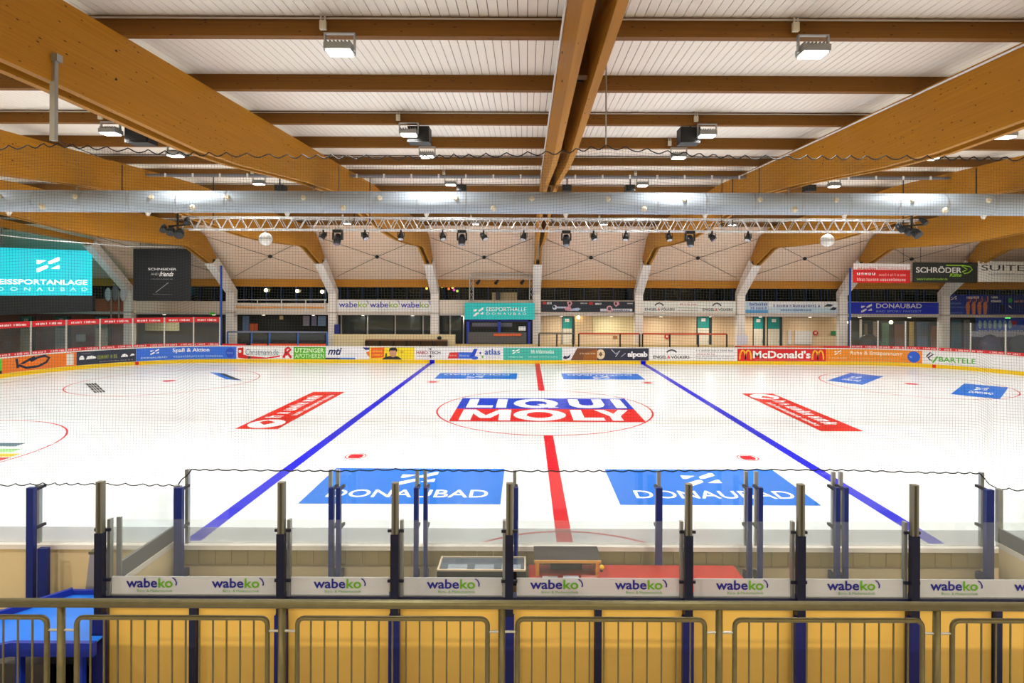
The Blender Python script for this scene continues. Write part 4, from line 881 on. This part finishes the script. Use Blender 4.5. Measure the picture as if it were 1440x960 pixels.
def par_can(x, lab, tilt):
    p = W(x, 0, TD); p.y -= .23; zt = z0 - .25; t = thing('par_can_light', (p.x, p.y, zt), lab, 'stage light', 'stage lights on the truss')
    MB().box(p.x - .03, p.x + .03, p.y - .02, p.y + .02, zt - .08, zt + .04).build('clamp', BLACK, t)
    c = Vector((p.x, p.y, zt - .22)); d = Vector((tilt, -.3, -.8)).normalized()
    for sx in (-1, 1): MB().box(p.x + sx * .13 - .01, p.x + sx * .13 + .01, p.y - .02, p.y + .02, zt - .26, zt - .08).build('bracket', BLACK, t)
    MB().box(p.x - .14, p.x + .14, p.y - .02, p.y + .02, zt - .095, zt - .081).build('bracket_bar', BLACK, t)
    MB().tube([c - d * .13, c + d * .02, c + d * .14], [.07, .115, .12], 12).build('can', M((26, 26, 30), .4), t, True)
    MB().tube([c + d * .135, c + d * .145], .10, 12).build('lens', M((190, 190, 196), .15), t)
MH = [479, 652, 797, 969]; PCN = [459, 517, 567, 625, 682, 738, 835, 880, 940, 1000, 1050]
for i, x in enumerate(MH): moving_head(x, 'large black moving-head light on the truss, %s from the left' % ORD[i])
for i, x in enumerate(PCN): par_can(x, 'small black stage light on the truss, %s from the left' % ORD[i], (-.5, .4, 0, .2, .5, -.2, .3, -.1, .1, .5, -.3)[i])
for x, y, lb in ((373.5, 336, 'white mirror ball hanging at the left of the truss'), (1163.5, 338, 'white mirror ball hanging at the right of the truss')):
    p = W(x, y, TD); t = thing('mirror_ball', (p.x, p.y, p.z - .25), lb, 'mirror ball', 'mirror balls')
    MB().ball(p, .25, nu=16, nv=12).build('ball', M((226, 228, 226), .3, .2), t); MB().tube([p + Vector((0, 0, .24)), (p.x, p.y, z0 - .24)], .04, 8).build('motor', M((200, 196, 190)), t)
    MB().tube([p + Vector((0, 0, -.01)), p + Vector((0, 0, .01))], .253, 18).build('equator_band', M((150, 150, 150)), t)
for x, lb in ((250, 'cluster of black lamps on the left end of the truss'), (1282, 'cluster of black lamps on the right end of the truss')):
    p = W(x, 320, TD - .29); t = thing('lamp_cluster', p, lb, 'stage light')
    MB().tube([(p.x, p.y, p.z - .2), (p.x, p.y, p.z + .55)], .04, 8).build('stem', BLACK, t)
    MB().tube([(p.x - .35, p.y, p.z + .05), (p.x + .45, p.y, p.z + .12)], .035, 8).build('cross_bar', BLACK, t)
    for dx, dz_, s in ((-.22, -.1, .14), (.1, -.18, .17), (-.5, .0, .12), (.38, .28, .1)):
        c = p + Vector((dx, -.05, dz_)); MB().tube([c + Vector((-.05, .1, .1)), c, c + Vector((.05, -.14, -.14))], [s * .6, s, s], 10).build('spot', M((24, 26, 32), .35), t, True)

# ------------------------------------------------------------------ near boards, their glass and posts
DB = 9.0
# the remaining boards: near side and both near corners
nb = [(-30, -6.5)] + [(-HL + RC + RC * math.cos(math.radians(a)), -HW + RC + RC * math.sin(math.radians(a))) for a in range(180, 271, 6)] + \
     [(HL - RC + RC * math.cos(math.radians(a)), -HW + RC + RC * math.sin(math.radians(a))) for a in range(270, 361, 6)] + [(30, -6.5)]
def offs(pts, d):
    out = []
    for i, (x, y) in enumerate(pts):
        a, b = pts[max(i - 1, 0)], pts[min(i + 1, len(pts) - 1)]; tx, ty = b[0] - a[0], b[1] - a[1]; l = math.hypot(tx, ty)
        out.append((x + ty / l * d, y - tx / l * d))
    return out
def wallstrip(pts, z0, z1, d0, d1):
    A, B = offs(pts, d0), offs(pts, d1); vs, fs = [], []
    for (a, b) in zip(A, B): vs += [(*a, z0), (*a, z1), (*b, z1), (*b, z0)]
    for i in range(len(pts) - 1):
        for k in range(4): fs.append((4 * i + k, 4 * i + (k + 1) % 4, 4 * i + 4 + (k + 1) % 4, 4 * i + 4 + k))
    return MB().add(vs, fs)
CREAM2 = M((226, 206, 160), .6, 0, .06, 3)
near = struct(wallstrip(nb, -.06, .90, 0, .10).build('wall_near_boards', CREAM2, world=True))
struct(wallstrip(nb, .90, .965, -.02, .15).build('trim_3', M((240, 234, 224), .45), world=True))
struct(wallstrip(nb, 0, .24, -.012, -.001).build('trim_4', M((240, 200, 20)), world=True))
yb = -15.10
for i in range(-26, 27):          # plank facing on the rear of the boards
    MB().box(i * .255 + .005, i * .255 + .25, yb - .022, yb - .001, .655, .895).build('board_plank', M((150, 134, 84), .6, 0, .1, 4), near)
# translucent grey lower band and clear panes on top of the boards
GREY_LOW = glass('grey_translucent', (176, 180, 184), .40, .2, .04)
def X9(x, D=DB): return W(x, 410, D).x
gz = lambda y, D=8.95: H - (y - PY) / F * D
ZG, ZS = gz(661), gz(684)
gl = thing('boards_glass', (0, -15.05, .965), 'tall clear glass wall on the near boards behind the bench', 'glass wall')
posts = [268, 468, 478, 589, 600, 725, 926, 1048, 1062, 1170, 1180, 1377]
for x in posts: MB().box(X9(x) - .026, X9(x) + .026, -15.085, -15.03, .966, ZG).build('post', STEEL, gl)
for a, b in zip(posts, posts[1:]):
    if b - a < 20: continue
    MB().box(X9(a) + .03, X9(b) - .03, -15.062, -15.052, 1.215, ZG - .01).build('pane', GLASS, gl)
    MB().box(X9(a) + .03, X9(b) - .03, -15.064, -15.050, .97, 1.212).build('lower_pane', GREY_LOW, gl)
for (xs, lb) in (([-120, -30, 60, 150, 256], 'lower clear glass wall on the near boards at the left edge'), ([1402, 1490, 1580], 'lower clear glass wall on the near boards at the right edge')):
    g2 = thing('boards_glass', (X9(sum(xs) / len(xs)), -15.05, .965), lb, 'glass wall')
    for x in xs:
        if x != 150: MB().box(X9(x) - .036, X9(x) + .036, -15.09, -15.03, .966, ZS).build('post', STEEL, g2)
    for a, b in zip(xs, xs[1:]):
        MB().box(X9(a) + .03, X9(b) - .03, -15.062, -15.052, 1.215, ZS - .01).build('pane', GLASS, g2)
        MB().box(X9(a) + .03, X9(b) - .03, -15.064, -15.050, .97, 1.212).build('lower_pane', GREY_LOW, g2)
# blue supports on the bench side of the boards
SUP = [(44.5, 10, 685, 905), (61.5, 13, 770, 905), (252, 11, 685, 812), (466.5, 7, 685, 812), (476.5, 6, 685, 812), (585.5, 6, 685, 812), (599, 5, 685, 812), (726, 6, 685, 784), (926.5, 9, 685, 797),
       (1054, 6, 685, 808), (1069, 6, 685, 806), (1177, 6, 685, 812), (1189, 6, 685, 812), (1390.5, 11, 688, 812)]
for i, (x, w, y0, y1) in enumerate(SUP):
    D = 8.66; c = W(x, y0, D); hw = w / F * D / 2
    lb = 'blue steel glass support on the near boards, %s from the left' % ORD[i]
    t = thing('glass_support', (c.x, Y(D), 0), lb, 'post', 'blue supports behind the near glass')
    zb = W(x, y1, D).z if y1 < 800 else -.06
    MB().box(c.x - hw, c.x + hw, Y(D) - .035, Y(D) + .035, zb, c.z).build('upright', BLUE, t)
    for y in (690, 745):
        if y0 < 700:
            z = W(x, y, D).z; MB().box(c.x - .02, c.x + .02, Y(D) + .036, -15.092, z - .02, z + .02).build('clamp', M((30, 30, 40)), t)
    if x > 100: MB().box(c.x - hw * .6, c.x + hw * .6, Y(D) + .036, -15.125, .5, .62).build('foot_bracket', NAVY, t)
# rope along the glass and the safety net
def rope_pts(xs_y, D, amp, per):
    """scalloped rope through (column,row) knots at depth D"""
    kn = [W(x, y, D) for x, y in xs_y]; pts = []
    for a, b in zip(kn, kn[1:]):
        L = (b - a).length; n = max(2, int(L / .045))
        for i in range(n):
            p = a + (b - a) * i / n; s = p.x
            pts.append(p + Vector((0, .008 * math.sin(s * 40), -amp * abs(math.sin(math.pi * (s + .07 * math.sin(s * 3.1)) / per)) + amp / 2)))
    return pts + [kn[-1]]
DNET = 8.885
TOP = [(-160, 212), (0, 208), (78, 203), (240, 215), (400, 219), (560, 221), (700, 218), (780, 214), (852, 206), (940, 214), (1010, 219), (1060, 221), (1250, 221), (1440, 223), (1600, 225)]
BOT = [(-160, 683), (0, 682), (60, 680), (160, 680.5), (250, 682), (258, 672), (270, 660), (480, 662), (560, 659.5), (600, 661), (740, 662), (930, 662), (1060, 660), (1180, 660.5), (1300, 664), (1377, 665), (1386, 674), (1398, 686), (1440, 689), (1600, 690)]
def lerp_tab(tab, D):
    P = [(W(x, y, D).x, W(x, y, D).z) for x, y in tab]
    def f(X):
        if X <= P[0][0]: return P[0][1]
        for (a, za), (b, zb) in zip(P, P[1:]):
            if X <= b: return za + (zb - za) * (X - a) / (b - a)
        return P[-1][1]
    return f
ztop, zbot = lerp_tab(TOP, DNET), lerp_tab(BOT, DNET)
net = thing('safety_net', (0, Y(DNET), 2), 'fine dark safety net hanging above the near boards', 'net')
NETM = M((62, 74, 74), .8); ROPE = M((22, 24, 26), .7)
def net_p(X, u):
    a, b = zbot(X), ztop(X)
    bul = .05 * math.sin(X * .9 + 1) * math.sin(math.pi * u) + .02 * math.sin(X * 2.7) * (1 - u)
    for xc in (-5.4, 6.4):
        bul += .10 * math.exp(-((X - xc) / .35) ** 2) * math.exp(-u * 3.0) * math.sin((X - xc) * 9)
    return Vector((X + .012 * math.sin(u * 9 + X), Y(DNET) - .0 + bul, a + (b - a) * u))
nm = MB(); NR = .0013; cell = .0452
def cord(mb, pts, r):
    vs, fs = [], []
    for i, p in enumerate(pts):
        t = pts[min(i + 1, len(pts) - 1)] - pts[max(i - 1, 0)]
        u = Vector((-t.z, 0, t.x)).normalized(); w = Vector((0, 1, 0))
        vs += [p + u * r - w * r * .6, p - u * r - w * r * .6, p + w * r]
    for i in range(len(pts) - 1):
        for k in range(3): fs.append((3 * i + k, 3 * i + (k + 1) % 3, 3 * i + 3 + (k + 1) % 3, 3 * i + 3 + k))
    mb.add(vs, fs)
XN0, XN1 = -10.4, 8.6
nv = int((XN1 - XN0) / cell)
for i in range(nv + 1):
    X = XN0 + i * cell; cord(nm, [net_p(X, k / 10) for k in range(11)], NR)
nh = int(5.2 / cell)
for j in range(1, nh):
    cord(nm, [net_p(XN0 + (XN1 - XN0) * k / 120, j / nh) for k in range(121)], NR)
o = nm.build('mesh', NETM, net); o['kind'] = 'stuff'
MB().tube(rope_pts(TOP, DNET, .07, .27), .009, 5).build('top_rope', ROPE, net)
MB().tube(rope_pts(BOT[:5], DNET, .035, .22), .009, 5).build('bottom_rope', ROPE, net)
MB().tube(rope_pts(BOT[4:17], DNET, .022, .22), .010, 5).build('bottom_rope', ROPE, net)
MB().tube(rope_pts(BOT[16:], DNET, .035, .22), .009, 5).build('bottom_rope', ROPE, net)

# ------------------------------------------------------------------ team bench box: front parapet, ad strip, side walls
DPA = 7.44; YP = Y(DPA)
px = lambda x, D=DPA: W(x, 410, D).x
ZP = lambda y, D=DPA: H - (y - PY) / F * D
WALLM = M((232, 190, 92), .55, 0, .05, 2)
fw = struct(MB().box(px(146), px(1560), YP + .06, YP + .10, -.35, ZP(846)).build('wall_near_parapet', M((120, 100, 60)), world=True))
PP = [149, 275, 401, 559, 718, 843, 967, 1123, 1281, 1403, 1530]
for a, b in zip(PP, PP[1:]):
    MB().box(px(a) + .05, px(b) - .05, YP + .02, YP + .059, -.34, ZP(847)).build('wall_panel', WALLM, fw)
struct(MB().box(px(143), px(1560), YP - .04, YP + .10, ZP(847), ZP(838)).build('trim_5', M((18, 24, 60), .4), world=True))
full = [149, 401, 559, 718, 967, 1123, 1281, 1530]
STEELD = M((128, 126, 110), .4, .6)
for i, x in enumerate(full):
    t = thing('parapet_post', (px(x), YP, -.35), 'tall steel and blue post of the bench parapet, %s from the left' % ORD[i], 'post', 'bench parapet posts')
    MB().box(px(x) - .042, px(x) + .042, YP - .11, YP - .045, ZP(747), ZP(676)).build('steel_head', STEELD, t)
    MB().box(px(x) - .012, px(x) + .012, YP - .118, YP - .111, ZP(747), ZP(677)).build('groove', M((60, 56, 44)), t)
    MB().box(px(x) - .052, px(x) + .052, YP - .12, YP - .045, ZP(860), ZP(747)).build('blue_sleeve', M((10, 14, 42), .35), t)
    MB().box(px(x) - .075, px(x) + .065, YP - .12, YP - .045, -.35, ZP(860)).build('blue_foot', M((14, 24, 100), .4), t)
    for y in (745, 815): MB().box(px(x) - .105, px(x) + .105, YP - .05, YP - .03, ZP(y) - .018, ZP(y) + .018).build('clamp_tab', M((24, 28, 44)), t)
    sx = -.07 if x > 560 else .07
    MB().box(px(x) + sx - .02, px(x) + sx + .02, YP - .03, YP + .03, ZP(838), ZP(731)).build('glass_edge_post', STEEL, t)
for i, x in enumerate((275, 843, 1403)):
    tag(MB().box(px(x) - .04, px(x) + .04, YP - .05, YP + .019, -.35, ZP(848)).build('wall_stud', M((20, 26, 60))), '%s narrow dark stud on the yellow wall, from the left' % ORD[i], 'post', 'narrow studs on the yellow wall')
STRIP = glass('ad_strip', (206, 208, 212), .74, .3, .03)
LOGOX = {0: [(180, 250), (300, 372)], 1: [(443, 515)], 2: [(602, 675)], 3: [(747, 820), (866, 938)], 4: [(1008, 1080)], 5: [(1164, 1237)], 6: [(1309, 1381), (1427, 1499)]}
for i, (a, b) in enumerate(zip(full, full[1:])):
    t = thing('parapet_glass', ((px(a) + px(b)) / 2, YP, ZP(838)), 'glass parapet panel with white wabeko strip, %s from the left' % ORD[i], 'glass panel', 'wabeko glass panels')
    A, B = px(a) + .095, px(b) - .095
    MB().box(A, B, YP - .006, YP + .006, ZP(812), ZP(732)).build('pane', GLASS, t)
    MB().box(A, B, YP - .006, YP + .006, ZP(837.5), ZP(812) - .002).build('advert_strip', STRIP, t)
    MB().box(A, B, YP - .02, YP + .02, ZP(838.5), ZP(836.5)).build('sill_profile', STEEL, t)
    mp = flat_map((px(0), YP - .008, ZP(836)), (px(1440), YP - .008, ZP(836)), (px(0), YP - .008, ZP(812)))
    for (l0, l1) in LOGOX[i]:
        w = l1 - l0
        printing(t, mp, [('t', 'wabe', l0, l0 + w * .62, .36, .92, (24, 28, 130), .02), ('t', 'ko', l0 + w * .64, l0 + w * .93, .36, .92, (96, 160, 24), .02),
                         ('s', [(l0 + w * .93, .95), (l0 + w * .98, .85), (l0 + w * 1.01, .66), (l0 + w * 1.0, .5)], .06, (24, 28, 130)), ('t', 'Büro- & Medientechnik', l0 + w * .22, l0 + w * .93, .12, .27, (90, 150, 40), .0)], 0, 1440, 50)
# side wall of the bench at its left and right ends
for x, lab, xf in ((255, 'left end glass of the team bench, slanting towards the ice', 160), (1396, 'right end glass of the team bench beside the rink', 1530)):
    X = W(x, 410, 8.9).x; t = thing('bench_side_glass', (X, Y(8.1), .9), lab, 'glass panel')
    if x > 700: X += .02
    MB().box(X - .008, X + .008, YP + .14, -15.24, 1.32, 1.90).build('pane', GLASS, t)
    MB().box(X - .02, X + .02, YP + .14, -15.24, 1.10, 1.318).build('grey_rail', M((104, 104, 104), .5), t)
    MB().box(X - .03, X + .03, YP + .14, -15.24, 1.02, 1.098).build('white_rail', M((226, 220, 206)), t)
    MB().box(X - .025, X + .025, YP + .14, -15.24, -.06, 1.018).build('cream_base', CREAM2, t)
    MB().box(X - .03, X + .03, -15.232, -15.17, 1.10, 1.92).build('rear_post', STEEL, t); MB().box(X - .03, X + .03, YP + .11, YP + .138, 1.0, 1.92).build('front_post', STEEL, t)
struct(MB().box(-5.3, 9.5, YP + .11, -15.14, -.061, .04).build('floor_bench', M((150, 146, 136), .8), world=True))
# red table, riser desk, display case on the bench side
tb = thing('scorer_table', (W(935, 410, 8.4).x, Y(8.2), .04), 'low table with red cover behind the parapet glass', 'table')
a, b = W(745, 410, 8.6).x, W(1033, 410, 8.6).x
MB().box(a, b, Y(7.75), Y(8.6), .77, .81).build('red_top', M((190, 38, 10), .6, 0, .15, 5), tb)
for xx in (a + .06, b - .06):
    for yy in (Y(7.8), Y(8.55)): MB().box(xx - .025, xx + .025, yy - .025, yy + .025, .04, .77).build('leg', M((90, 90, 90)), tb)
rs = thing('desk_riser', (W(797, 410, 8.4).x, Y(8.45), .81), 'small dark-topped wooden desk riser standing on the red table', 'desk')
a, b = W(752, 410, 8.6).x, W(842, 410, 8.6).x
MB().box(a, b, Y(8.22), Y(8.68), 1.03, 1.055).build('top', M((44, 36, 34), .5, 0, .15, 10), rs)
MB().box(a, b, Y(8.20), Y(8.22), 1.025, 1.06).build('front_edge', M((214, 160, 70)), rs)
for xx in (a + .05, b - .05): MB().box(xx - .025, xx + .025, Y(8.24), Y(8.64), .81, 1.03).build('leg', M((226, 158, 40)), rs)
tag(MB().box(a + .25, b - .25, Y(8.45), Y(8.62), .811, 1.0).build('control_box', M((30, 30, 34))), 'dark control box under the desk riser', 'box')
for i, (dx, c, lb) in enumerate(((.12, (232, 232, 236), 'white paper sheets under the left of the desk riser'), (.42, (214, 216, 232), 'printed paper under the middle of the desk riser'), (.68, (220, 130, 120), 'red and white leaflet under the right of the desk riser'))):
    MBx = MB(); MBx.box(a + dx, a + dx + .22, Y(8.0), Y(8.22), .811 , .83 + .008 * i); tag(MBx.build('paper', M(c, .8, 0, .3, 25)), lb, 'paper')
yl = W(842, 783, 8.3); t = thing('yellow_lamp', (yl.x, yl.y, .9), 'small yellow warning lamp at the right leg of the desk riser', 'lamp')
MB().ball((yl.x + .03, Y(8.2), .97), .035).build('lens', M((236, 200, 40)), t, True); MB().tube([(yl.x + .03, Y(8.22), .9), (yl.x + .03, Y(8.22), .97)], .02, 8).build('stem', BLACK, t)
dc = thing('display_case', (W(680, 410, 8.4).x, Y(8.3), .04), 'black console with pale rim and three white sheets', 'console')
a, b = W(621, 410, 8.5).x, W(741, 410, 8.5).x
MB().box(a, b, Y(8.16), Y(8.58), .72, .92).build('box', BLACK, dc)
for (x0_, x1_, d0, d1) in ((a, b, 8.16, 8.18), (a, b, 8.56, 8.58), (a, a + .025, 8.18, 8.56), (b - .025, b, 8.18, 8.56)): MB().box(x0_, x1_, Y(d0), Y(d1), .921, .945).build('rim', M((220, 200, 170)), dc)
for i in range(3): MB().box(a + .14 + i * .39, a + .42 + i * .39, Y(8.21), Y(8.36), .921, .927).build('sheet', M((230, 232, 236)), dc)
MB().box(a + .03, b - .03, Y(8.2), Y(8.55), .940, .944).build('glass_lid', glass('lid', (120, 140, 170), .2, .02, .12), dc)
for xx in (a + .05, b - .05): MB().box(xx - .03, xx + .03, Y(8.2), Y(8.54), .04, .72).build('leg', M((200, 196, 190)), dc)
# left of the bench: passage with blue slide table, grey wedge, cream boards
bt = thing('blue_table', (W(40, 410, 7.6).x, Y(7.6), -.35), 'bright blue padded table with dark rim at the lower left corner', 'table')
PB_ = M((32, 116, 222), .35); PR = M((22, 44, 150), .4)
zt = .50
q = [W(140, 903, 7.2), W(24, 903, 7.2), W(-60, 935, 6.95), W(-60, 925, 7.3), W(106, 840, 8.25), W(140, 840, 8.25)]
poly = [(p.x, p.y) for p in q]
MB().plan([(-6.19, Y(7.2)), (-7.22, Y(7.2)), (-8.3, Y(6.75)), (-8.3, Y(7.15)), (-7.35, Y(8.28)), (-6.36, Y(8.28)), (-6.36, Y(7.3)), (-6.19, Y(7.3))], zt - .02, zt).build('padded_top', PB_, bt)
MB().plan([(-6.19, Y(7.14)), (-7.24, Y(7.14)), (-7.24, Y(7.199)), (-6.19, Y(7.199))], zt - .17, zt).build('front_rim', PR, bt)
MB().plan([(-7.24, Y(7.14)), (-8.34, Y(6.68)), (-8.34, Y(6.74)), (-7.24, Y(7.199))], zt - .17, zt).build('angled_rim', PR, bt)
MB().plan([(-8.3, Y(7.151)), (-8.3, Y(7.22)), (-7.39, Y(8.32)), (-7.35, Y(8.281))], zt - .1, zt + .09).build('rear_rim', PR, bt)
MB().plan([(-7.38, Y(8.285)), (-7.38, Y(8.33)), (-6.36, Y(8.33)), (-6.36, Y(8.285))], zt - .1, zt + .06).build('back_rim', PR, bt)
for x, y in ((-7.2, Y(7.25)), (-6.42, Y(7.25)), (-8.2, Y(6.85)), (-7.25, Y(8.15)), (-6.42, Y(8.15))): MB().box(x - .035, x + .035, y - .035, y + .035, -.35, zt - .021).build('leg', M((26, 60, 190)), bt)
MB().box(-7.18, -6.37, Y(7.6), Y(7.7), -.35, zt - .18).build('dark_skirt', BLACK, bt)
wg = thing('grey_wedge', (W(130, 410, 8.6).x, Y(8.6), -.06), 'grey leaning slab behind the first parapet post', 'slab')
a = W(115, 838, 8.55); b = W(146, 838, 8.55); c = W(126, 779, 8.55)
MB().add([(a.x, a.y, -.06), (b.x, a.y, -.06), (b.x, a.y, c.z), (c.x, a.y, c.z), (a.x, a.y + .12, -.06), (b.x, a.y + .12, -.06), (b.x, a.y + .12, c.z), (c.x, a.y + .12, c.z)],
         [(0, 1, 2, 3), (7, 6, 5, 4), (0, 4, 5, 1), (1, 5, 6, 2), (2, 6, 7, 3), (3, 7, 4, 0)]).build('slab', M((150, 148, 150), .7), wg)
MB().box(c.x - .01, b.x, a.y - .01, a.y + .13, c.z + .001, c.z + .04).build('cap', M((96, 96, 70)), wg)
struct(MB().box(-44, px(140), Y(4.3), Y(8.75), -.5, -.351).build('floor_passage', M((110, 104, 98), .8), world=True))
struct(MB().box(px(140), 44, Y(4.3), Y(7.4), -.5, -.351).build('floor_aisle', M((150, 146, 138), .8), world=True))

# ------------------------------------------------------------------ foreground railing on the stand
DRA = 3.9; YR = Y(DRA); rx = lambda x: W(x, 410, DRA).x; rz = lambda y: H - (y - PY) / F * DRA
ZF = 1.68
RLP = [-220, 88, 398, 707.5, 1013, 1319, 1627]
rl = thing('stand_railing', (rx(720), YR, ZF), 'weathered galvanised railing along the bottom of the picture', 'railing')
MB().tube([(rx(-260), YR, rz(850)), (rx(1680), YR, rz(850))], .029, 12).build('top_rail', GALV, rl, True)
for x in RLP: MB().tube([(rx(x), YR, ZF), (rx(x), YR, rz(853))], .024, 12).build('post', GALV, rl, True)
for a, b in zip(RLP, RLP[1:]):
    x0, x1 = rx(a + 22), rx(b - 20); zt, zb, r = rz(870), ZF + .12, .045
    pts = []
    for cx, cz, a0 in ((x0 + r, zb + r, 180), (x1 - r, zb + r, 270), (x1 - r, zt - r, 0), (x0 + r, zt - r, 90)):
        for i in range(5):
            an = math.radians(a0 + i * 22.5); pts.append((cx + r * math.cos(an), YR, cz + r * math.sin(an)))
    f = MB().tube(pts, .0165, 8, True).build('infill_frame', GALV, rl, True)
    n = int((x1 - x0) / .1)
    for i in range(1, n + 1):
        x = x0 + (x1 - x0) * i / (n + 1); MB().tube([(x, YR, zb), (x, YR, zt)], .0062, 6).build('bar', GALV, f)
    for z in (rz(888), zb + .2):
        MB().tube([(rx(a), YR, z), (x0, YR, z)], .008, 6).build('connector', STEEL, rl); MB().tube([(x1, YR, z), (rx(b), YR, z)], .008, 6).build('connector', STEEL, rl)
struct(MB().box(-44, 44, Y(1.2), Y(4.05), ZF - .2, ZF).build('floor_stand', CONC, world=True))
for i in range(5): struct(MB().box(-44, 44, Y(-8.6), Y(1.199 - i * .9), ZF - .2 + i * .35 + .001, ZF + .35 + i * .35 - .001).build('floor_stand_step_%d' % (i + 1), CONC, world=True))
struct(MB().box(-44, 44, Y(4.0), Y(4.29), -.5, ZF - .201).build('wall_stand_front', CONC, world=True))
# hall shell out of view
SHELL = M((214, 202, 186), .8)
struct(MB().box(-44.3, -44.0, Y(-11), Y(46), -.5, 10).build('wall_left', SHELL, world=True)); struct(MB().box(44.0, 44.3, Y(-11), Y(46), -.5, 10).build('wall_right', SHELL, world=True))
struct(MB().box(-44.3, 44.3, Y(-11.3), Y(-11.0), -.5, 10).build('wall_near', SHELL, world=True)); struct(MB().box(-44.3, 44.3, Y(45.2), Y(45.5), -.5, 8).build('wall_far', M((30, 30, 34)), world=True))
